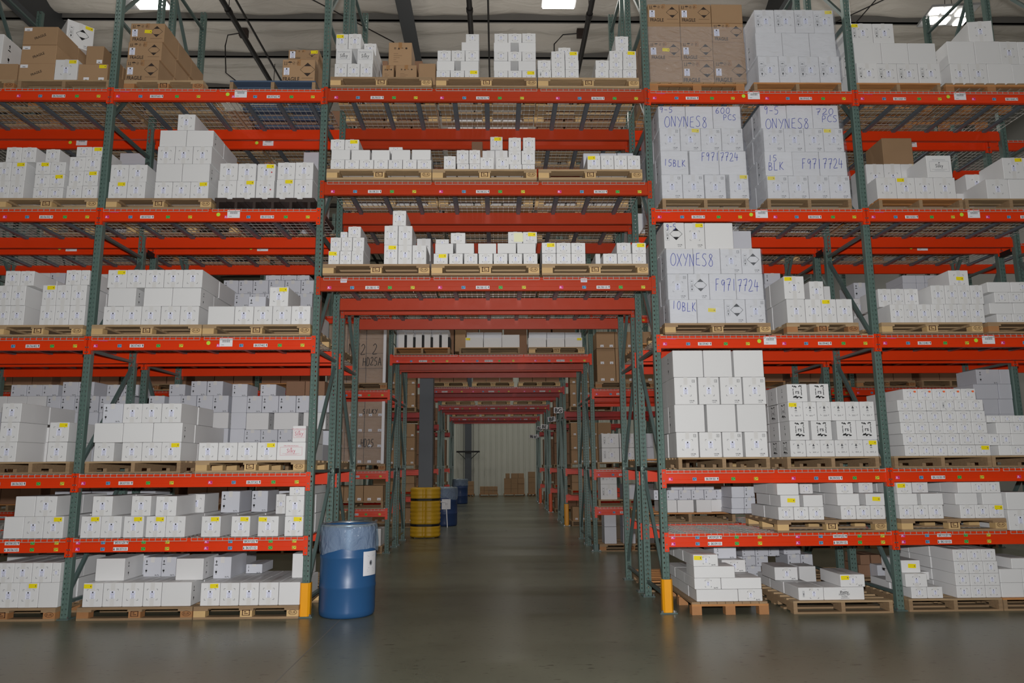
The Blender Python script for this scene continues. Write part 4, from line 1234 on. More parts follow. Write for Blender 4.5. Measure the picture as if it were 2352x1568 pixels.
# ================================================================ RIGHT BAYS
PL('9-601', 7, 55, 640, 552, 'slat')
S('9-601', '', 7, 488, """368|60 262 455 652|P F F
253|55 253 447 645|Fc F P
140|50 248 443 635|P P F
26|47 242 435 627|F F P""", d=.36, nd=3)
PL('9-602', 7, 700, 1238, 568, 'gmb')
S('9-602', '', 7, 490, """343|725 852 975 1100 1227|I I I I
200|708 873 1040 1202|B B B
60|703 825 948 1065 1188|I I I Iy""", d=.4, nd=3)
PL('10-601', 7, 1322, 1848, 582, 'gmb')
S('10-601', '', 7, 515, """388|1330 1458 1580 1707 1842|I I I I
262|1312 1480 1645 1815|B B B
140|_|_
""".replace("\n140|_|_", ""), d=.4, nd=3)
S('10-601', 'upper', 7, 262, "142|1290 1428 1557|Iz I", zb=at(1470+1400/2.6667, 262/2.6667, -.05).z, d=.4, nd=2)
PL('10-602', 7, 1880, 2440, 588, 'slat')
S('10-602', '', 7, 525, """390|1905 2018 2130 2285 2440|W W B B
252|1885 2052 2208 2318 2430|B B W Wy""", d=.4, nd=3)
ZA = at(1470+2050/2.6667, 252/2.6667, -.05).z
ZA = TOPS['10-602'][-1]+.002
carton(at(2250, 75, .1).x, .08, ZA, .28, .5, .27, 'W', '', 'white carton turned slightly, highest of the load top shelf, far-right bay', 'cartons top shelf, far-right bay', rz=-.12)
carton(at(2302, 80, .3).x, .42, ZA, .42, .4, .22, 'B', '', 'blank white carton right of the highest one top shelf, far-right bay', 'cartons top shelf, far-right bay', rz=.1)
# level 5
PL('9-501', 7, 140, 668, 1270, 'gma')
S('9-501', '', 7, 1210, """1068|133 262 393 398 528 548 668|H H _ H _ Hy
923|127 297 304 485 653|B _ B B
785|120 247 373 500 632|H Hy H H
650|112 280 447 618|B B B""", d=.36, nd=3)
PL('9-502', 7, 782, 1300, 1275, 'gma')
S('9-502', '', 7, 1218, """1075|780 912 1035 1162 1290|Hz H H H
928|765 935 1100 1268|B B B
785|757 884 1008 1125 1248|H H H Hz
645|738 900 1058 1217|B B B""", d=.36, nd=3)
PL('10-501', 7, 1468, 1980, 1278, 'gmb')
S('10-501', '', 7, 1225, "1085|1452 1575 1690 1805 1937|W Wz W W", d=.42, nd=2, allback=False)
ZA = at(1470+1700/2.6667, 1085/2.6667, -.05).z
S('10-501', 'upper', 7, 1085, "950|1757 1912|S", zb=ZA, d=.42, nd=2)
S('10-501', 'inner', 7, 1075, "1003|1385 1495 1600 1722|W W Wy", zb=ZA, Y=.38, d=.4, nd=1)
S('10-501', 'brown', 7, 950, "845|1482 1668|P", zb=at(1470+1500/2.6667, 1003/2.6667, .38).z, Y=.6, nd=1)
PL('10-502', 7, 1998, 2560, 1285, 'gma')
S('10-502', '', 7, 1230, "1095|2125 2262 2400|W B\n965|2222 2352 2490|Wy B", d=.42, nd=2)
S('10-502', 'inner', 7, 1225, "1140|1995 2110|B\n1022|2070 2205|W", Y=.15, d=.42, nd=1)
# level 4
PL('9-401', 8, 148, 775, 740)
S('9-401', '', 8, 674, """533|175 337 500 625 742|B Bc D H
381|163 285 410 568 730|H D B B
232|155 315 475 600 718|B B H D
80|140 265 384 552|D Hy B""", d=.36, nd=3)
S('9-401', 'inner', 8, 228, "127|540 660|v", zb=at(1470+600/2.5703, 480+232/2.5703, -.05).z, Y=.30, nd=1)
PL('9-402', 8, 870, 1296, 740, 'eurx')
S('9-402', '', 8, 668, """530|868 978 1075 1163 1258|W W Wz W
395|850 972|Wz""", d=.42, nd=2)
S('9-402', 'inner', 8, 530, "425|1000 1086|W", zb=at(1470+1000/2.5703, 480+530/2.5703, -.05).z, Y=.06, nd=1)
S('9-402', 'deep', 8, 530, "455|1085 1125|B", zb=at(1470+1000/2.5703, 480+530/2.5703, -.05).z, Y=.42, nd=1)
PL('10-401', 8, 1425, 2028, 738)
S('10-401', '', 8, 670, "560|1478 1562 1642 1722 1802 1880 1955 2037|W W W W W W W", d=.42)
ZA = at(1470+1700/2.5703, 480+560/2.5703, -.05).z
S('10-401', 'upper right', 8, 558, "448|1722 1803 1880 1955 2030|W W W W", zb=ZA, d=.42, nd=2)
S('10-401', 'upper left', 8, 555, "470|1405 1485 1562 1645|W W W", zb=ZA, Y=.1, d=.42, nd=1)
S('10-401', 'peak', 8, 445, "360|1825 1942|Wc", zb=at(1470+1900/2.5703, 480+448/2.5703, -.05).z, Y=.1, d=.42, nd=1)
PL('10-402', 8, 2062, 2700, 742, 'eurx')
S('10-402', '', 8, 692, """617|2110 2200 2290 2380|W W W
552|2065 2205 2340|B B
490|2092 2178 2265 2350|W W W
430|2050 2188 2330|B W""", d=.42)
# level 3
PL('9-301', 8, 228, 770, 1528, 'gma')
S('9-301', '', 8, 1475, """1315|215 347 352 485 488 608 620 755|H _ H _ H _ H
1152|205 383 395 567 575 750|B _ B _ B
991|203 340 345 470 474 603 610 745|H _ H _ H _ H
833|193 373 374 543 553 730|B _ B _ B""", d=.38, nd=2)
PL('9-302', 8, 873, 1415, 1530, 'gma')
S('9-302', '', 8, 1472, """1362|888 982 1068 1152 1235 1322 1410|M M M M M My
1248|885 1000 1012 1135 1163 1280 1400|R _ R _ R R
1136|875 965 1046 1130 1215 1300 1386|Mz M M M M M
1031|868 990 1002 1117|R _ R""", d=.3, nd=3)
PL('10-301', 8, 1500, 2078, 1525, 'gma')
S('10-301', '', 8, 1460, """1392|1563 1648 1733 1818 1903 1988 2073|W W W W W Wy
1324|1552 1638 1722 1806 1890 1975 2062|W W W W W W
1257|1540 1625 1710 1792 1875 1960 2050|W W W W W W
1190|1530 1615 1700 1785 1870 1955 2040|W W W W W W
1124|1520 1607 1690 1775 1858 1942 2028|W W W V W W""", d=.4, nd=2)
S('10-301', 'upper', 8, 1124, "1060|1552 1640 1727 1812 1897 1982|Wo Wo Wo Wo Wo", zb=at(1470+1750/2.5703, 480+1124/2.5703, -.05).z, d=.4, nd=2, Y=.0)
PL('10-302', 8, 2085, 2680, 1525, 'gma')
S('10-302', '', 8, 1458, """1393|2118 2190 2280 2370|B W W
1325|2055 2125 2195 2300|W W B
1258|2105 2190 2270 2350|B W W
1217|2050 2130 2205 2285|W W W""", d=.4, nd=2)
# level 2
PL('9-202', 9, 845, 1513, 432, 'eur', Y=-.10)
S('9-202', 'left', 9, 347, """276|848 943 1035 1128|W W W
203|860 980 1000 1122|Bc _ B
133|838 973|B""", Y=-.08, d=.42, nd=3)
S('9-202', 'left inner', 9, 203, "135|978 1060|W", zb=at(1470+1000/2.6667, 1060+203/2.6667, -.08).z, Y=.2, nd=1)
S('9-202', 'right', 9, 342, """268|1232 1325 1413 1504|W W W
195|1208 1346 1383 1500|B _ Bc
128|1203 1308|W""", Y=-.06, d=.42, nd=3)
S('9-202', 'right inner', 9, 195, "125|1340 1430|W", zb=at(1470+1400/2.6667, 1060+195/2.6667, -.06).z, Y=.15, nd=1)
PL('10-201', 9, 1590, 2250, 412)
S('10-201', 'left', 9, 340, """265|1590 1680 1770 1860|W W W
194|1560 1700 1722 1860|B _ B
125|1572 1667|Wz""", d=.42, nd=2)
S('10-201', 'left inner', 9, 190, "122|1668 1767|W", zb=at(1470+1700/2.6667, 1060+194/2.6667, -.05).z, Y=.15, nd=1)
S('10-201', 'right', 9, 332, """262|1960 2052 2140 2231|W W Wy
191|1932 2070 2097 2222|B _ B
119|1945 2033 2120 2210|B W W""", d=.42, nd=3)
S('10-202', '', 9, 400, """293|2255 2400|W
185|2245 2400|B""", pal=0, d=.5, nd=2)
# floor right
PL('9-101', 9, 320, 792, 935, 'slat', Y=-.12, d=1.2)
S('9-101', '', 9, 852, """780|345 602 752|B L
711|333 498 747|L B
640|_|_
""".replace("\n640|_|_", ""), Y=-.10, d=.42, nd=3, allback=True)
ZA = at(1470+450/2.6667, 1060+711/2.6667, -.1).z
S('9-101', 'upper', 9, 711, "640|330 583|B\n568|325 480|Lz", zb=ZA, Y=-.10, d=.42, nd=3)
S('9-101', 'inner', 9, 668, "600|500 648|L", zb=ZA, Y=.3, d=.42, nd=1)
S('9-101', 'deep', 9, 585, "520|452 592|A", zb=at(1470+550/2.6667, 1060+600/2.6667, .3).z, Y=.42, d=.42, nd=1)
PL('9-102', 9, 942, 1555, 925, 'gma', Y=-.12, d=1.2)
S('9-102', '', 9, 845, "768|970 1126 1376|V T", Y=-.08, d=.4, nd=3)
ZA = at(1470+1200/2.6667, 1060+768/2.6667, -.08).z
S('9-102', 'upper right', 9, 768, "690|1228 1380|Lz", zb=ZA, Y=-.08, d=.5, nd=3)
S('9-102', 'upper left', 9, 712, "645|825 968|L", zb=ZA-.01, Y=.40, d=.42, nd=1)
S('9-102', 'back', 9, 712, "640|975 1080|B", zb=slotz('9-102')+PHT, Y=.84, d=.3, nd=1)
PL('10-101', 9, 1650, 2226, 906, 'gma')
S('10-101', 'left', 9, 838, "766|1663 1762 1858|W W\n_|_|_".replace("\n_|_|_", ""), d=.42)
ZA = at(1470+1700/2.6667, 1060+766/2.6667, -.05).z
S('10-101', 'left upper', 9, 766, "685|1625 1760|W", zb=ZA, nd=1, d=.42)
S('10-101', 'left peak', 9, 672, "603|1600 1718|Bc", zb=at(1470+1660/2.6667, 1060+685/2.6667, -.05).z, nd=1, d=.42, Y=.02)
S('10-101', 'left inner', 9, 742, "674|1700 1776|B", zb=ZA, nd=1, Y=.4)
S('10-101', 'right', 9, 830, """758|1940 2030 2120 2213|W W W
684|1933 2023 2112 2204|W W W
609|1925 2015 2105 2195|W W W
535|1915 2005 2093 2183|W W W""", d=.42, nd=3)
PL('10-102', 9, 2230, 2800, 885, 'gmb')
S('10-102', '', 9, 830, """740|2215 2352 2480|B B
655|2205 2345 2470|B B""", d=.42, nd=2)
S('10-102', 'upper', 9, 655, "590|2275 2400|B", zb=at(1470+2300/2.6667, 1060+655/2.6667, -.05).z, d=.42, nd=1)

# ================================================================ REAR RACK (second rack, back to back with the first)
def R(slot, name, crop, ybase, rows, fill=True, pallet_style='eurx', Y=1.34, d=.42, kindfill='v', extra=0):
    """cartons of the rear rack; rows further down are added until they reach the pallet"""
    ox, oy, sc = CR[crop]
    first = rows.strip().split('\n')[0].split('|'); xs = [float(q) for q in first[1].split()]
    zb = at(ox+(xs[0]+xs[-1])/2/sc, oy+ybase/sc, Y).z; z0 = slotz(slot)+PHT
    if zb > z0+.05:
        n = max(1, round((zb-z0)/.21)); hh = (zb-z0)/n
        for i in range(n):
            for j, k in enumerate(first[2].split()):
                if k == '_': continue
                X0 = at(ox+xs[j]/sc, oy+ybase/sc, Y).x; X1 = at(ox+xs[j+1]/sc, oy+ybase/sc, Y).x
                X0, X1 = fitx(X0, X1)
                carton((X0+X1)/2, Y, z0+i*hh, X1-X0-.003, d, hh-.001, kindfill, 'n', 'low pale carton, %s, %s, %srear rack %s' % (ordn(j, len(xs)-1), rown(i, n+1), (name.replace(' ', '-')+' stack, ') if name else '', code(slot).replace(' pallet,', '-half')), 'cartons rear rack behind '+code(slot), lod=1)
        TOPS.setdefault(slot+'r', []).append(zb)
    else: zb = z0
    S(slot, name, crop, ybase, rows, Y=Y, d=d, nd=1, zb=zb)
_snap = snap
def snap(slot, z): return z if z_free[0] else _snap(slot, z)
z_free = [False]
def RR(*a, **k):
    z_free[0] = True; R(*a, **k); z_free[0] = False
RR('7-302', 'right', 3, 435, """362|1490 1590 1695 1790|A A A
258|1490 1640 1670 1822 1850 1990|B _ B _ B
155|1497 1598 1700 1806 1905 2010|A A A A A
85|1588 1686|A""")
RR('7-302', 'brown', 3, 155, "66|1745 1862 1983|Q Q", Y=1.36)
RR('7-301', 'middle', 3, 355, """258|1100 1230 1240 1395|B _ B
155|905 1003 1101 1198 1297 1395|A A A A A
85|1030 1130 1165|A _
66|1165 1262 1360|A A""".replace("\n85|1030 1130 1165|A _", ""))
RR('7-301', 'left', 3, 155, "85|1030 1130|A")
RR('7-301', 'far right', 3, 160, "83|1415 1510|A")
RR('6-302', 'middle', 3, 258, "157|285 368 452 540 600|A A A A\n70|378 475 575|A A")
RR('7-301', 'far left', 3, 258, "157|605 705 800|A A\n87|650 750 845|A A")
RR('6-302', 'left', 3, 258, "158|-80 40 160 280|B B B\n88|65 160 255 355|A A A")
RR('7-402', 'middle', 2, 690, """600|1590 1663 1775 1880 1990 2110 2220|A A A A A A
505|1587 1695 1797 1908 2022 2137 2235|A A A A A A
470|1887 1997 2110 2200|A A A""")
RR('6-402', '', 2, 560, "452|245 350 462|B A")
RR('7-401', '', 2, 560, "460|690 790|B")
RR('7-501', '', 1, 1165, "1087|850 1052|v", d=.5)
RR('7-502', '', 1, 1180, "1080|2155 2268|v")
RR('6-202', '', 3, 790, "735|330 440 550|v v")
RR('7-201', '', 3, 760, "728|560 700 850 950|v v v")
RR('7-202', '', 3, 755, "735|1700 1800|v")
RR('6-102', '', 3, 1170, "1113|40 235 280 420|B _ B")
RR('7-101', '', 3, 1145, "1113|480 640 790 905|v v v")
RR('7-102', '', 3, 1140, "1113|1290 1400 1500|v v")
RR('9-402', 'left', 8, 530, "440|735 790 845|v v\n377|735 832|A")
RR('9-402', 'right', 8, 730, "630|1265 1350|W\n527|1265 1346|W\n433|1265 1342|A")
RR('10-401', '', 8, 435, "390|1550 1632 1682 1780|v v v")
RR('10-302', '', 8, 1210, "1120|1975 2120 2267|v v\n1032|1972 2118 2267|v v\n945|1985 2125 2267|A v")
RR('9-201', '', 9, 292, """233|130 228 330 345 440 553|B B _ B B
172|85 160 238 315 393 470 552|A A A A A A
149|190 265 340 455|v v v""", Y=1.32)
RR('9-202', '', 9, 352, "287|560 640 712|v A\n220|560 640 710|v A\n152|560 640 705|v A", Y=1.0)
RR('9-101', '', 9, 690, "640|560 640 745|A A\n580|550 632 710 787|A A A\n528|625 705 788 855|A A A", Y=1.34)
RR('9-102', '', 9, 640, "567|905 985 1060|A A\n528|880 985|A", Y=1.34)
RR('9-102', 'brown', 9, 690, "630|1338 1410 1480|Q Q\n570|1350 1415 1482|Q Q", Y=1.5, kindfill='Q')
RR('10-101', '', 9, 730, "632|1455 1560|v", Y=1.34)
REARPAL = set()
for sl in ('7-302', '7-301', '6-302', '7-402', '6-402', '7-401', '7-501', '7-502', '6-202', '7-201', '7-202', '6-102', '7-101', '7-102', '9-402', '9-401', '10-401', '10-302', '9-201', '9-101', '9-102', '10-101', '6-502', '6-602', '7-601', '7-602', '9-501', '9-502', '9-601', '9-602', '10-501', '10-502', '10-601', '10-402', '9-301', '9-302', '10-301', '10-201', '8-101', '8-102', '8-103', '8-201', '8-202', '8-203', '8-301', '8-302', '8-303'):
    b_, n = sl.split('-'); b_ = int(b_); k = int(n[2])-1
    if b_ == 8: cx = (k-1)*1.215; wd = 1.14
    else:
        x0 = {6: FX[0], 7: FX[1], 9: FX[3], 10: FX[4]}[b_]; cx = x0+BAY*(.25+.5*k); wd = 1.12
    stl = ['eurx', 'gma', 'gmb', 'eur'][(b_+int(n)) % 4]
    Yp = 1.30
    if sl == '8-101' or sl == '8-102' or sl == '8-103': continue
    pre = {'eur': 'pale wooden pallet', 'eurx': 'wooden block pallet', 'gma': 'wooden stringer pallet', 'gmb': 'orange-brown stringer pallet'}[stl]
    pallet(cx, Yp, slotz(sl), wd, 1.04, stl, pre+', rear rack '+code(sl).replace(' pallet,', '-half'))
    # low loads that are only seen from below, through the wire decks
    if n[0] in ('5', '6') and b_ != 8 or (b_ == 8 and n[0] in '23'):
        if sl in ('7-501', '7-502'): continue
        white = b_ == 8 and n[0] == '2' or sl in ('8-302', '9-501', '9-502')
        for q in range(3):
            for dd in range(2):
                carton(cx-.37+q*.37, Yp+.06+dd*.46, slotz(sl)+PHT, .35, .44, .3, 'B' if white else 'Q', 'n', '%s carton on rear deck, %s of %s row, rear rack %s' % ('white' if white else 'brown', ['left', 'middle', 'right'][q], ['near', 'far'][dd], code(sl).replace(' pallet,', '-half')), 'cartons rear rack behind '+code(sl), lod=1)

# ================================================================ FURTHER ROWS
YR = [5.62, 11.28, 17.0, 22.9]
RZ = [None]+[at(870, yy, 5.62).z for yy in (1168.7, 1082, 896)]+[4.3, 5.75]
RD = 1.05
ORDR = ['second', 'third', 'fourth', 'fifth']
def browns(x0, x1, z0, z1, Y, kind, lab, cols, rows_, d=.5, group=None, side=0):
    w_ = (x1-x0)/cols; h_ = (z1-z0)/rows_
    for i in range(rows_):
        for j in range(cols):
            carton(x0+w_*(j+.5), Y+random.random()*.02, z0+h_*i, w_-.006, d, h_-.003, kind, '', '%s, %s, %s' % (lab, ordn(j, cols) if cols > 1 else 'full width', rown(i, rows_)), group or lab, lod=0 if kind != 'Q' else 1, side=side)
for ri, Y in enumerate(YR):
    rn = ORDR[ri]+' row'
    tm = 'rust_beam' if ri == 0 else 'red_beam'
    tz = 3.56
    xs = [-W2-BAY, -W2, W2, W2+BAY] if ri else [-W2-3*BAY]+FX+[W2+3*BAY]
    for xi, x in enumerate(xs):
        nm = (['far left', 'left', 'right', 'far right'] if ri else ['outermost left', 'outer left', 'far left', 'left', 'right', 'far right', 'outer right', 'outermost right'])[xi]
        frame(x, Y, False, 'green rack frame at the %s of the %s back, front side' % (nm, rn), group='frames of the further rows')
        frame(x, Y+1.30, True, 'green rack frame at the %s of the %s back, rear side' % (nm, rn), group='frames of the further rows')
    tags_ = ['BI/08/101', 'BI/08/102', 'BI/08/103'] if ri == 0 else None
    for q, (dy, bk) in enumerate(((-.004, False), (1.054, True), (1.296, False), (2.354, True))):
        if ri == 0: vis = (-9, 9)
        beam(-W2, W2, Y+dy, tz, TBH, 'orange_beam' if (ri == 0 and q == 0) else tm, 'long beam over the passage in the %s back, %s of four' % (rn, ['nearest', 'second', 'third', 'furthest'][q]), back=bk, tags=['BH/08/101', 'BH/08/102', 'BH/08/103'] if q == 0 else None, group='long beams over the passage')
    for k in (-1, 0, 1):
        deck(k*1.215, Y, tz, 1.17, 'wire deck over the passage, %s row back, %s' % (ORDR[ri], {-1: 'left', 0: 'middle', 1: 'right'}[k]))
    for sx, sn in ((-1, 'left'), (1, 'right')):
        for bi in range(1 if ri else 3):
            a = sx*(W2+BAY*bi); c = sx*(W2+BAY*(bi+1)); x0, x1 = min(a, c), max(a, c)
            for l in (1, 2, 3, 4):
                for q, (dy, bk) in enumerate(((-.004, False), (1.054, True), (1.296, False), (2.354, True))):
                    if q == 3 and ri > 0: continue
                    if l == 4 and q > 0: continue
                    zz = RZ[l]
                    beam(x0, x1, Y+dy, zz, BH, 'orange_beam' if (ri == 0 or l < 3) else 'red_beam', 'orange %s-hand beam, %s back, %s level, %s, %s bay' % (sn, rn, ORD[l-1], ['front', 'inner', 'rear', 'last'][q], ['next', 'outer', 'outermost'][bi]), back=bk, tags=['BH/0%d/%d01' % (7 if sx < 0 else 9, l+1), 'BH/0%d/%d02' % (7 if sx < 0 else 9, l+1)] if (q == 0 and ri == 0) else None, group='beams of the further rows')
                if ri == 0:
                    for k in (0, 1):
                        deck(x0+BAY*(.25+.5*k), Y, RZ[l], 1.16, '%s-hand wire deck, %s back, %s level, %s bay, %s half' % (sn, rn, ORD[l-1], ['next', 'outer', 'outermost'][bi], ['left', 'right'][k]))
# spacers are drawn only where the passage shows them
for ri, Y in enumerate(YR[:2]):
    for x, sn in ((-W2, 'left'), (W2, 'right')):
        b = MB(); b.box(-.03, .03, 1.05, 1.30, -.03, .03, 'strap_black'); tag(b.build('row_spacer', loc=(x, Y, 1.47)), 'dark spacer in the %s row back, %s of the passage' % (ORDR[ri], sn), 'rack spacer', 'row spacers')
Y2 = YR[0]
def fz(l): return RZ[l]+.009+PHT
def px_x(x, y, Y): return at(x, y, Y).x
# loads over the passage, second row back
Yb = Y2+.04; zt_ = 3.569
for i, (a, c, st) in enumerate(((580, 935, 'gmb'), (995, 1382, 'gma'), (1440, 1796, 'eur'))):
    x0 = px_x(700+a/2.8, 800, Yb); x1 = px_x(700+c/2.8, 800, Yb)
    pallet((x0+x1)/2, Y2-.04, zt_, round(x1-x0, 2), 1.0, st, 'wooden pallet over the passage in the second row back, %s of three' % ['left', 'middle', 'right'][i])
zb_ = zt_+PHT
def far(x0, x1, y0, kind, lab, Y=Yb, z=zb_, d=.4, mods='', lod=0, crop=5, zt=None, group=None):
    ox, oy, sc = CR[crop]
    ztop = at(ox+(x0+x1)/2/sc, oy+y0/sc, Y).z if zt is None else zt
    a = at(ox+x0/sc, oy+y0/sc, Y).x; c = at(ox+x1/sc, oy+y0/sc, Y).x
    carton((a+c)/2, Y, z, c-a-.004, d, max(.05, ztop-z), kind, mods, lab, group, lod=lod)
    return ztop
# upright slim cartons with black sides
b0 = 600
for i in range(6):
    x = b0+i*56
    x0 = at(700+x/2.8, 440+950/2.8, Yb).x; x1 = at(700+(x+56)/2.8, 440+950/2.8, Yb).x; wd = x1-x0
    z1 = at(700+x/2.8, 440+905/2.8, Yb).z
    t = thing('upright_carton', 'slim upright white and black carton, %s of six over the passage' % ORD[i], 'upright carton', ((x0+x1)/2, Yb, zb_), group='slim upright cartons')
    b = MB(); b.box(-wd/2+.004, wd/2-.045, 0, .35, 0, z1-zb_, 'white_card'); b.build('white_face', t)
    b = MB(); b.box(wd/2-.045+.001, wd/2-.002, .0, .35, .0, z1-zb_-.05-.04*(i % 2), 'print_black'); b.build('black_face', t)
for i, (a, c, y, m_) in enumerate(((1032, 1148, 937, 'z'), (1149, 1266, 940, ''), (1267, 1382, 920, ''), (1435, 1553, 940, ''), (1555, 1671, 942, ''), (1672, 1786, 938, 'y'))):
    far(a, c, y, 'B', 'low white carton over the passage, %s of six in the second row back' % ORD[i], mods=m_)
for i, (a, c) in enumerate(((1040, 1150), (1150, 1268), (1440, 1556), (1556, 1672), (1672, 1780))):
    far(a, c, 905, 'v', 'pale carton behind the low white cartons over the passage, %s from left' % ORD[i], Y=Yb+.45, lod=1)
for i, (a, c) in enumerate(((590, 700), (700, 815), (815, 930), (965, 1035))):
    far(a, c, 890, 'v' if i < 3 else 'P', 'carton behind the slim upright cartons over the passage, %s from left' % ORD[i], Y=Yb+.42, lod=1)
for i in range(7):
    a = -1.75+i*.5; carton(a+.24, Y2+1.36, zb_, .47, .5, .80+.06*(i % 3), 'Q', 'n', 'brown carton deep over the passage in the second row back, %s from left' % ORD[i], None, lod=1)
# wrapped loads left of the passage
def wrap(x0, x1, y0, y1, z0, z1, lab, group='stretch wrap'):
    b = MB(); n = 14; zs = []; m_ = 12
    ins = [bb_ for bb_ in ([a[0]-a[3]/2, a[0]+a[3]/2, a[1], a[1]+a[4], a[2], a[2]+a[5]] for _, a in QUEUE) if bb_[0] > x0-.12 and bb_[1] < x1+.12 and bb_[2] > y0-.08 and bb_[3] < y1+.25 and bb_[5] > z0+.03 and bb_[4] < z1-.02]
    rnd = random.Random(int(abs(x0)*100+z0*10)); rings = []
    for j in range(m_+1):
        z = z0+(z1-z0)*j/m_; base = len(b.v); cnt = 0
        at_ = [q for q in ins if q[4]-.09 < z < q[5]+.09] or ins
        if at_: X0, X1, Y0, Y1 = min(q[0] for q in at_)-.006, max(q[1] for q in at_)+.006, min(q[2] for q in at_)-.009, max(q[3] for q in at_)+.008
        else: X0, X1, Y0, Y1 = x0, x1, y0, y1
        P = [(X0, Y0), (X1, Y0), (X1, Y1), (X0, Y1)]
        for e in range(4):
            a, c = P[e], P[(e+1) % 4]
            for i in range(n):
                f = i/n; o = .001+.007*rnd.random() if 0 < i else .002
                dx, dy = (c[1]-a[1]), -(c[0]-a[0]); L_ = math.hypot(dx, dy)
                b.v.append((a[0]+(c[0]-a[0])*f+dx/L_*o, a[1]+(c[1]-a[1])*f+dy/L_*o, z)); cnt += 1
        rings.append((base, cnt))
    k = b.mi('stretch_film')
    for (p, c), (q, _) in zip(rings, rings[1:]):
        for i in range(c): b.f.append((p+i, p+(i+1) % c, q+(i+1) % c, q+i)); b.m.append(k)
    return tag(b.build('stretch_wrap', smooth=True), lab, 'stretch wrap', group)
xl, xr = -W2-1.16, -W2-.10
ztop3 = 3.95
pallet((xl+xr)/2, Y2-.04, RZ[3]+.009, 1.16, 1.0, 'eurx', 'pallet under the upper wrapped brown load, left of the passage')
browns(xl, xr, fz(3), 4.15, Y2, 'P', 'brown carton in the upper wrapped load left of the passage', 3, 4, d=.5)
WU = wrap(xl-.01, xr+.015, Y2-.02, Y2+.98, fz(3), 4.12, 'shiny stretch wrap around the upper brown load left of the passage')
pallet((xl+xr)/2, Y2-.04, RZ[2]+.009, 1.16, 1.0, 'eurx', 'pallet under the lower wrapped brown load, left of the passage')
browns(xl, xr, fz(2), 2.70, Y2, 'N', 'brown carton in the lower wrapped load left of the passage', 3, 4, d=.5)
WL = wrap(xl-.01, xr+.015, Y2-.02, Y2+.98, fz(2), 2.70, 'shiny stretch wrap around the lower brown load left of the passage')
for z0, z1, nm in ((fz(3), 4.1, 'upper'), (fz(2), 2.7, 'lower')):
    b = MB(); b.box(0, .05, -.006, 0, 0, z1-z0, 'paper'); b.box(.047, .05, 0, .05, 0, z1-z0, 'paper')
    tag(b.build('edge_board', loc=(xr-.03, Y2-.028, z0)), 'white paper edge board at the corner of the %s wrapped brown load' % nm, 'edge board', 'edge boards')
pallet(-W2-.62, Y2-.04, RZ[1]+.009, 1.1, 1.0, 'gma', 'pallet under brown cartons, low shelf left of the passage')
browns(-W2-1.15, -W2-.08, fz(1), fz(1)+.28, Y2, 'N', 'brown labelled carton on the low shelf left of the passage', 3, 1)
pallet(-W2-.62, Y2-.04, 0, 1.1, 1.0, 'gma', 'pallet on the floor left of the passage, second row back')
browns(-W2-1.15, -W2-.5, PHT, PHT+.42, Y2, 'P', 'brown carton on the floor left of the passage', 2, 1)
browns(-W2-.48, -W2-.1, PHT, PHT+.30, Y2, 'B', 'white carton on the floor left of the passage', 1, 1)
# right of the passage
xl, xr = W2+.10, W2+1.16
for l, st in ((0, 'eurx'), (1, 'gma'), (2, 'gma'), (3, 'eurx')):
    pallet((xl+xr)/2, Y2-.04, (RZ[l]+.009) if l else 0, 1.14, 1.0, st, 'pallet right of the passage in the second row back, %s' % ['on the floor', 'low shelf', 'middle shelf', 'upper shelf'][l])
browns(xl, xr, fz(3), fz(3)+.95, Y2, 'N', 'brown carton with pale labels, upper shelf right of the passage', 3, 3)
for i in range(2):
    for j in range(2):
        z0 = fz(2)+j*.26
        carton(xl+.05+.33*i+.16, Y2, z0, .32, .4, .255, 'I', '', 'white carton with icons, middle shelf right of the passage, %s, %s' % (['left', 'right'][i], ['bottom', 'top'][j]), 'white cartons right of the passage')
        carton(xl+.72+.2*i, Y2+.02, z0, .19, .4, .255, 'A', '', 'narrow pale carton, middle shelf right of the passage, %s, %s' % (['left', 'right'][i], ['bottom', 'top'][j]), 'white cartons right of the passage', lod=1)
carton(xl+.16, Y2, fz(1), .30, .4, .27, 'I', '', 'white carton with icons, low shelf right of the passage, bottom left', 'white cartons right of the passage')
carton(xl+.16, Y2, fz(1)+.272, .30, .4, .27, 'I', '', 'white carton with icons, low shelf right of the passage, upper left', 'white cartons right of the passage')
carton(xl+.55, Y2, fz(1), .26, .4, .27, 'A', '', 'pale carton with arrows, low shelf right of the passage, second', 'white cartons right of the passage')
carton(xl+.85, Y2, fz(1), .26, .4, .27, 'A', '', 'pale carton with arrows, low shelf right of the passage, third', 'white cartons right of the passage')
for i in range(3):
    for j in range(2):
        o = carton(xl+.17+.34*i, Y2+.02, PHT+j*.30, .22, .35, .295, 'v', '', 'slim white carton on the floor pallet right of the passage, %s, %s' % (['left', 'middle', 'right'][i], ['bottom', 'top'][j]), 'white cartons right of the passage')
# brown loads seen through the front racks, second row back, outer parts of the bays
for sx, sn in ((-1, 'left'), (1, 'right')):
    for bi in range(3):
        for k in range(2):
            if bi == 0 and k == 0: continue
            cx = sx*(W2+BAY*(bi+.25+.5*k))
            for l in range(4):
                zz = (RZ[l]+.009) if l else 0
                pos = '%s-hand side, %s, %s' % (sn, ['', 'second load', 'third load', 'fourth load', 'fifth load', 'sixth load'][bi*2+k], ['floor', 'low shelf', 'middle shelf', 'upper shelf'][l])
                pallet(cx, Y2-.04, zz, 1.1, 1.0, ['gma', 'gmb', 'eurx'][(l+k+bi) % 3], 'pallet in the second row back, '+pos)
                hh = [.35, .30, .95, .85][l]
                browns(cx-.53, cx+.53, zz+PHT, zz+PHT+hh, Y2, 'Q', 'dull brown carton, second row back, '+pos, 3, 2 if l > 1 else 1)
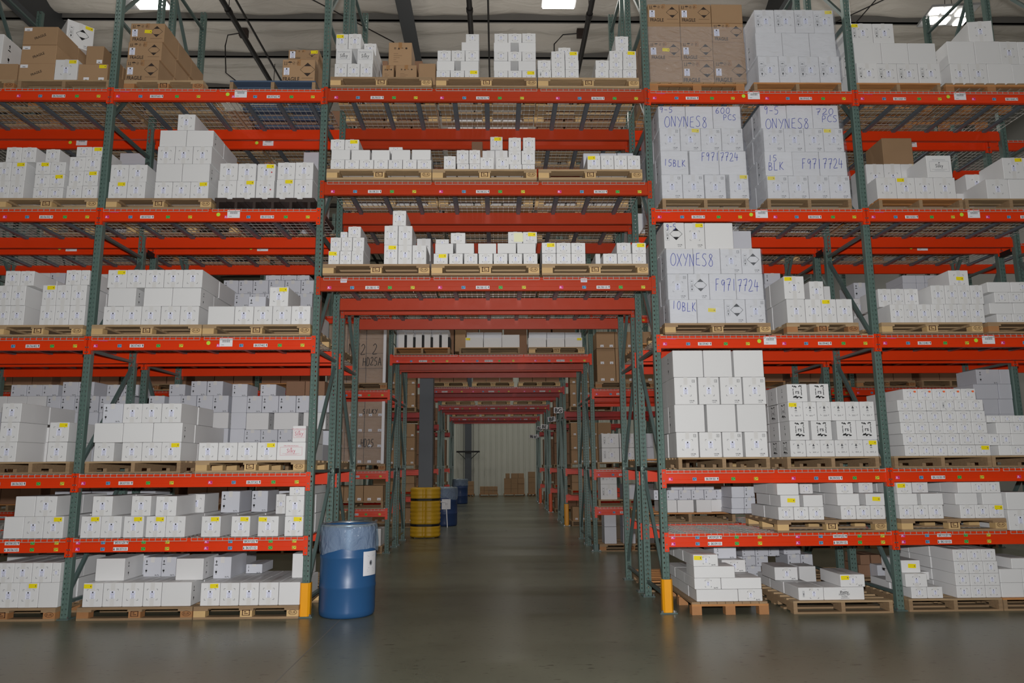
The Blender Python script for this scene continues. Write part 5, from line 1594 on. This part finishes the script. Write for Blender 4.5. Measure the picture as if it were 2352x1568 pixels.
# third to fifth rows: loads beside the passage
for ri in (1, 2, 3):
    Y = YR[ri]
    for sx, sn in ((-1, 'left'), (1, 'right')):
        cx = sx*(W2+.68)
        for l in range(4):
            zz = (RZ[l]+.009) if l else 0
            pos = '%s side, %s row, %s' % (sn, ORDR[ri], ['floor', 'low shelf', 'middle shelf', 'upper shelf'][l])
            pallet(cx, Y-.04, zz, 1.1, 1.0, 'gma', 'pallet beside the passage, '+pos)
            hh = [.35, .38, 1.05, .9][l]
            browns(cx-.53, cx+.53, zz+PHT, zz+PHT+hh, Y, 'N' if ri == 1 else 'Q', 'brown carton beside the passage, '+pos, 3, [1, 2, 3, 3][l])
    for k in (-1, 0, 1):
        pallet(k*1.215, Y-.04, 3.569, 1.1, 1.0, 'eur', 'pallet over the passage, %s row back, %s' % (ORDR[ri], {-1: 'left', 0: 'middle', 1: 'right'}[k]))
        if ri == 1: browns(k*1.215-.53, k*1.215+.53, 3.569+PHT, 3.569+PHT+1.0, Y, 'Q', 'brown carton over the passage, third row back, %s pallet' % {-1: 'left', 0: 'middle', 1: 'right'}[k], 3, 3)
guard(W2, YR[1], 'guard_yellow', 'amber post guard right of the passage, nearest of the far ones', .55)
guard(W2, YR[2], 'guard_orange', 'orange post guard right of the passage, middle of the far ones', .6)
guard(W2, YR[3], 'guard_orange', 'orange post guard right of the passage, furthest one', .6)
guard(W2, YR[0], 'brace_green', 'dark green post guard right of the passage, second row', .12)
# hanging aisle signs
for i, (txt, px, py, Y, rt) in enumerate((('BG', 1282, 942, YR[1], 0), ('BF', 1267, 962.5, YR[1]+2.5, -.1), ('BE', 1250, 979.5, YR[2], .1), ('BD', 1240, 984, YR[2]+2.5, .15), ('BC', 1231, 1002, YR[3], -.35), ('BB', 1222, 1002, YR[3]+2.5, .1))):
    p = at(px, py, Y-.06)
    t = thing('aisle_sign', 'small white sign reading %s at the right of the passage' % txt, 'sign', p, group=None)
    b = MB(); b.box(-.115, .115, 0, .004, -.075, .075, 'paper'); b.text(txt, 0, 0, .15, 'print_black', -.002, .03); o = b.build('sign_board', t); o.rotation_euler.y = rt
    dx = W2-p.x
    b = MB(); b.bar((0, .02, .02), (dx, .06, .02), .015, .015, 'wire_zinc'); b.build('sign_bracket', t)
# ================================================================ COLUMNS, DRUMS, END WALL
CX, CY = -1.47, 8.62
t = thing('steel_column', 'tall dark grey steel column wrapped at its foot by the yellow sleeve', 'column', (CX, CY, 0), group=None)
b = MB(); b.box(-.15, .15, -.15, -.135, 0, 10.45, 'column_grey'); b.box(-.15, .15, .135, .15, 0, 10.45, 'column_grey'); b.box(-.15, -.14, -.135, .135, 0, 10.45, 'column_grey'); b.box(.14, .15, -.135, .135, 0, 10.45, 'column_grey'); b.build('shaft', t)
b = MB(); b.box(-.22, .22, -.22, .22, 0, .02, 'column_grey'); b.build('foot_plate', t)
t = thing('column_guard', 'ribbed yellow protective sleeve with two black straps round the column', 'column guard', (CX, CY, .01))
def sleeve():
    b = MB(); prof = []; H = 1.06; k = 40
    for i in range(k+1):
        z = H*i/k; r = .308+.024*abs(math.sin(z*math.pi/.088))**.6-.012*(abs(z-.26) < .035)-.012*(abs(z-.80) < .035)
        if z < .02 or z > H-.02: r -= .02
        prof.append((r, z))
    prof = [(.2, 0)]+prof+[(.2, H)]
    def wob(i, a, r, z):
        q = 1/max(abs(math.cos(a))**4+abs(math.sin(a))**4, .3)**.25
        groove = .05*math.exp(-((a-1.5*math.pi)/.06)**2)
        return r*min(q, 1.10)*.98-groove, z
    b.lathe(prof, 'sleeve_yellow', 64, wob=wob); b.build('sleeve', t, smooth=True)
    for z in (.26, .80):
        b = MB()
        def wob2(i, a, r, z_):
            q = 1/max(abs(math.cos(a))**4+abs(math.sin(a))**4, .3)**.25
            return r*min(q, 1.10)*.98, z_
        b.lathe([(.31, z-.025), (.322, z-.025), (.322, z+.025), (.31, z+.025)], 'strap_black', 64, wob=wob2); b.build('strap', t)
sleeve()
def drum(loc, r, h, m, lab, bag=True, label=True, rz=0):
    t = thing('plastic_drum', lab, 'drum', loc, rz)
    prof = [(0, .0), (r*.93, 0), (r*.97, .02), (r*.985, .06), (r*.985, h*.30), (r*1.0, h*.31), (r*1.0, h*.335), (r*.985, h*.345), (r*.985, h*.62), (r, h*.63), (r, h*.655), (r*.985, h*.665), (r*.98, h*.9), (r*.95, h*.94), (r*.95, h*.985), (r*.92, h*.985), (r*.92, h*.9), (r*.95, h*.6), (r*.95, .03), (0, .03)]
    b = MB(); b.lathe(prof, m, 64); b.build('drum_body', t, smooth=True)
    b = MB(); b.lathe([(r*.945, h*.975), (r*.985, h*.972), (r*.992, h*.985), (r*.985, h*1.0), (r*.945, h*1.0), (r*.94, h*.985), (r*.945, h*.975)], 'ring_metal', 64); b.build('clamp_ring', t, smooth=True)
    if bag:
        rnd = random.Random(3); ph = [rnd.random()*6.28 for _ in range(12)]
        def wob(i, a, rr, z):
            f = min(1, max(0, (i-2)/4)); low = max(0, (i-5)/3)
            o = .005*f*(math.sin(a*3+ph[0]+i*.8)+.7*math.sin(a*7+ph[1]-i*.7)+.35*math.sin(a*19+ph[2]+i*2.3))
            zz = z+(.025*math.sin(a*2+ph[3])+.012*math.sin(a*5+ph[4])+.004*math.sin(a*11+ph[6]))*low
            return rr+o, zz
        b = MB(); b.lathe([(r*.90, h*.70), (r*.90, h*.93), (r*.96, h*1.006), (r*1.01, h*.985), (r*1.03, h*.94), (r*1.035, h*.88), (r*1.045, h*.80), (r*1.05, h*.74), (r*1.04, h*.71)], 'bag_film', 96, wob=wob); b.build('bin_liner', t, smooth=True)
    if label:
        b = MB(); n = 10; a0, a1 = math.radians(-48), math.radians(-8); Rr = r*1.012
        z0, z1 = h*.44, h*.70
        for i in range(n):
            p, q = a0+(a1-a0)*i/n, a0+(a1-a0)*(i+1)/n
            b.poly([(Rr*math.cos(p), Rr*math.sin(p), z0), (Rr*math.cos(q), Rr*math.sin(q), z0), (Rr*math.cos(q), Rr*math.sin(q), z1), (Rr*math.cos(p), Rr*math.sin(p), z1)], 'paper')
        def on(a, z, s_): return [(Rr*1.003*math.cos(a+dx/Rr), Rr*1.003*math.sin(a+dx/Rr), z+dz) for dx, dz in s_]
        am = (a0+a1)/2
        b.poly(on(am, h*.575, [(.022*math.cos(i*math.pi/8), .028*math.sin(i*math.pi/8)) for i in range(16)]), 'print_grey')
        b.poly(on(am, h*.575, [(.010*math.cos(i*math.pi/8)-.004, .016*math.sin(i*math.pi/8)) for i in range(16)][::1]), 'print_dark')
        for zz, wd in ((h*.655, .05), (h*.645, .04), (h*.52, .035), (h*.50, .05), (h*.48, .045)):
            b.poly(on(am, zz, [(-wd, 0), (wd, 0), (wd, .004), (-wd, .004)]), 'print_grey')
        b.build('paper_label', t)
    return t
drum((at(794, 1412, .08).x, .13, .002), .292, .925, 'drum_blue', 'big blue plastic drum with clear bin liner beside the yellow post guard')
p2 = at(1019, 1207, 11.4)
drum((p2.x, 11.75, .002), .33, .98, 'drum_dark', 'dark blue drum behind the yellow column sleeve', rz=-.9)
p3 = at(1055, 1154, 22.6)
drum((p3.x, 23.2, .002), .32, 1.0, 'drum_dark', 'furthest dark blue drum, left side near the end wall', label=False)
# small white stand in front of the second drum
p = at(1016, 1205, 11.2)
t = thing('wire_stand', 'small white tube stand in front of the dark blue drum', 'stand', (p.x, 11.2, 0))
for sx in (-.13, .13):
    b = MB(); b.tube([(sx*.7, 0, .62), (sx, -.05, 0)], .013, 'paper', 8); b.build('leg', t)
b = MB(); b.tube([(-.25, .03, .60), (-.091, 0, .63), (.091, 0, .62)], .013, 'paper', 8); b.build('top_rail', t)
# end wall: column with cross arm, stacks
pw = at(1075, 1120, 31.6)
t = thing('wall_column', 'dark wall column with a cross arm at the far end', 'column', (pw.x, 31.7, 0))
b = MB(); b.box(-.17, .17, -.1, .2, 0, 10.4, 'column_grey'); b.build('shaft', t)
za = at(1075, 1037, 31.5).z
b = MB(); b.bar((-.62, -.18, za), (.62, -.18, za), .09, .09, 'strap_black'); b.build('cross_arm', t)
for s_ in (-1, 1):
    b = MB(); b.bar((s_*.55, -.18, za), (s_*.15, -.12, za-.38), .03, .03, 'strap_black'); b.build('arm_brace', t)
def wallstack(px0, px1, pyt, pyb, cols, rows_, lab, Y=30.2, pal=True):
    a = at(px0, pyb, Y); c = at(px1, pyb, Y); z1 = at((px0+px1)/2, pyt, Y).z
    if pal: pallet((a.x+c.x)/2, Y-.05, 0, c.x-a.x, 1.0, 'gmb', 'pallet under the '+lab.replace('carton in', 'cartons in')+' by the end wall')
    browns(a.x+.02, c.x-.02, PHT, z1, Y, 'P', 'brown '+lab+' by the end wall', cols, rows_)
wallstack(1157, 1206, 1098, 1137, 3, 3, 'carton in the big stack')
a = at(1160, 1098, 30.2); zz = a.z
for i, (p0, p1) in enumerate(((1161, 1171), (1174, 1190), (1190, 1204))):
    q0, q1 = at(p0, 1090, 30.2), at(p1, 1090, 30.2); carton((q0.x+q1.x)/2, 30.22, zz, q1.x-q0.x-.01, .45, .24, 'P', '', 'brown carton on top of the big stack by the end wall, %s' % ['left', 'middle', 'right'][i], None)
wallstack(1101, 1144, 1117, 1135, 4, 2, 'carton in the low shiny pile')
wallstack(1073, 1089, 1105, 1137, 1, 3, 'carton in the narrow left stack')
wallstack(1213, 1231, 1083, 1137, 1, 4, 'carton in the right stack')

# ================================================================ STRETCH WRAP AND HANDWRITING ON THE RIGHT BAYS
STROKES = {
 'O': [[(.5, 1), (.2, .85), (.02, .5), (.15, .12), (.5, 0), (.85, .15), (.98, .5), (.8, .88), (.45, 1)]],
 '0': [[(.5, 1), (.2, .8), (.1, .4), (.3, .02), (.65, .05), (.85, .5), (.7, .92), (.45, 1)]],
 'N': [[(.08, 0), (.12, 1), (.8, .02), (.85, 1)]], 'Y': [[(.05, 1), (.5, .55)], [(.95, 1), (.35, 0)]],
 'E': [[(.8, 1), (.2, .95), (.12, .05), (.85, 0)], [(.15, .52), (.7, .55)]], 'S': [[(.85, .95), (.4, 1), (.15, .75), (.6, .5), (.8, .2), (.45, 0), (.05, .08)]],
 '8': [[(.8, .85), (.5, 1), (.25, .8), (.75, .45), (.8, .12), (.45, 0), (.15, .2), (.4, .5), (.8, .85)]], 'X': [[(.1, 1), (.9, 0)], [(.95, 1), (.05, 0)]],
 'F': [[(.2, 0), (.25, 1), (.9, 1)], [(.2, .55), (.7, .6)]], '9': [[(.8, .9), (.45, 1), (.2, .75), (.5, .55), (.8, .85), (.75, .4), (.65, 0)]],
 '7': [[(.1, .95), (.9, 1), (.5, .4), (.4, 0)], [(.3, .5), (.8, .52)]], '1': [[(.5, 1), (.45, 0)]], '2': [[(.15, .8), (.5, 1), (.8, .75), (.5, .35), (.1, .02), (.95, .05)]],
 'I': [[(.5, 1), (.5, 0)]],
 '4': [[(.3, 1), (.1, .4), (.95, .42)], [(.7, .8), (.6, 0)]], '5': [[(.9, 1), (.3, .97), (.2, .6), (.7, .55), (.8, .2), (.4, 0), (.1, .08)]], '6': [[(.7, 1), (.25, .6), (.15, .2), (.5, 0), (.8, .25), (.5, .5), (.2, .35)]],
 '-': [[(.15, .5), (.85, .5)]], 'P': [[(.15, 0), (.2, 1), (.75, .9), (.7, .55), (.2, .5)]], 'C': [[(.9, .9), (.5, 1), (.1, .6), (.2, .15), (.6, 0), (.95, .1)]],
 'B': [[(.15, 0), (.2, 1), (.7, .9), (.65, .6), (.2, .52), (.8, .4), (.75, .05), (.15, 0)]], 'L': [[(.2, 1), (.15, 0), (.85, .02)]], 'K': [[(.2, 1), (.15, 0)], [(.85, 1), (.2, .45), (.95, 0)]],
 'A': [[(.05, 0), (.5, 1), (.95, 0)], [(.25, .4), (.8, .4)]], 'D': [[(.15, 0), (.15, 1), (.7, .85), (.85, .4), (.6, .05), (.1, 0)]], 'H': [[(.15, 0), (.15, 1)], [(.85, 0), (.85, 1)], [(.15, .5), (.85, .5)]]}
def write(parent, txt, crop, x0, y0, x1, y1, Y, m='marker_blue', wd=.0058):
    ox, oy, sc = CR[crop]
    A = at(ox+x0/sc, oy+y1/sc, Y); B = at(ox+x1/sc, oy+y0/sc, Y); n = len(txt); cw = (B.x-A.x)/n; hh = B.z-A.z
    b = MB(); rnd = random.Random(len(txt)+int(x0))
    def curve(p):
        if len(p) < 3: return p
        out = []
        for i in range(len(p)-1):
            p0 = p[max(i-1, 0)]; p1 = p[i]; p2 = p[i+1]; p3 = p[min(i+2, len(p)-1)]
            for s_ in range(5):
                t_ = s_/5; out.append(tuple(.5*(2*p1[k]+(p2[k]-p0[k])*t_+(2*p0[k]-5*p1[k]+4*p2[k]-p3[k])*t_*t_+(3*p1[k]-p0[k]-3*p2[k]+p3[k])*t_**3) for k in (0, 1)))
        return out+[p[-1]]
    for i, c in enumerate(txt):
        if c not in STROKES: continue
        jx = (rnd.random()-.5)*.12; jz = (rnd.random()-.5)*.1; sl = .12
        for st in STROKES[c]:
            pts = curve(st) if c not in 'NKXYFLAHEB4' else st
            q = [(A.x+cw*(i+.06+.86*p[0]+jx*.5+sl*p[1]*.5), A.z+hh*(p[1]+jz)) for p in pts]
            for a, c2 in zip(q, q[1:]): b.line(a, c2, wd, m, Y)
    o = b.build('handwriting', parent); return o
def rng(slot, crop, xa, xb, yb, yt, Y):
    ox, oy, sc = CR[crop]; y = oy+(yb+yt)/2/sc
    return at(ox+xa/sc, y, Y).x, at(ox+xb/sc, y, Y).x, slotz(slot)+PHT, at(ox+(xa+xb)/2/sc, oy+yt/sc, Y).z
for slot, cr, xa, xb, yb, yt, words, nm in (
    ('9-601', 7, 50, 645, 488, 160, (), 'brown FRAGILE load'),
    ('9-602', 7, 712, 1208, 490, 58, (), 'white load'),
    ('9-501', 7, 122, 645, 1210, 650, (('9-5', 115, 655, 200, 688), ('ONYNES8', 148, 714, 412, 778), ('600', 458, 660, 552, 695), ('PCS', 508, 702, 590, 735), ('15', 143, 975, 196, 1015), ('BLK', 200, 980, 278, 1020), ('F9717724', 372, 935, 602, 985)), 'white load marked 600 PCS'),
    ('9-502', 7, 757, 1255, 1218, 645, (('9-5', 757, 652, 848, 700), ('ONYNES8', 768, 725, 1035, 785), ('720', 1073, 665, 1188, 702), ('PCS', 1112, 708, 1208, 746), ('15', 785, 950, 838, 988), ('BLK', 783, 992, 880, 1040), ('F9717724', 988, 972, 1242, 1032)), 'white load marked 720 PCS'),
    ('9-401', 8, 158, 735, 674, 233, (('9-5', 150, 88, 212, 122), ('OXYNES8', 178, 262, 432, 335), ('F9717724', 442, 415, 700, 485), ('10', 188, 542, 242, 590), ('BLK', 246, 552, 330, 604)), 'white load marked 10 BLK')):
    Yw = -.045+shift(slot)-.012
    x0, x1, z0, z1 = rng(slot, cr, xa, xb, yb, yt, Yw)
    dd = 1.12
    lo, hi = clear(slot)
    o = wrap(max(x0-.006, lo), x1+.006, Yw, Yw+dd, z0+.005, z1-.01, 'clear shiny stretch wrap around the %s %s' % (nm, shelf(int(slot.split('-')[0]), int(slot.split('-')[1][0])-1)))
    for (tx, a, b1, c, d1) in words: write(o, tx, cr, a, b1, c, d1, Yw-.014)
for txt, x0, y0, x1, y1 in (('NY2 2', 268, 110, 420, 165), ('HD25A', 340, 180, 440, 222), ('SILKY', 340, 445, 420, 470), ('HD25', 330, 600, 400, 640)):
    write(WU if y0 < 400 else WL, txt, 6, x0, y0, x1, y1, Y2-.03, 'marker_black', .012)
flush_cartons()
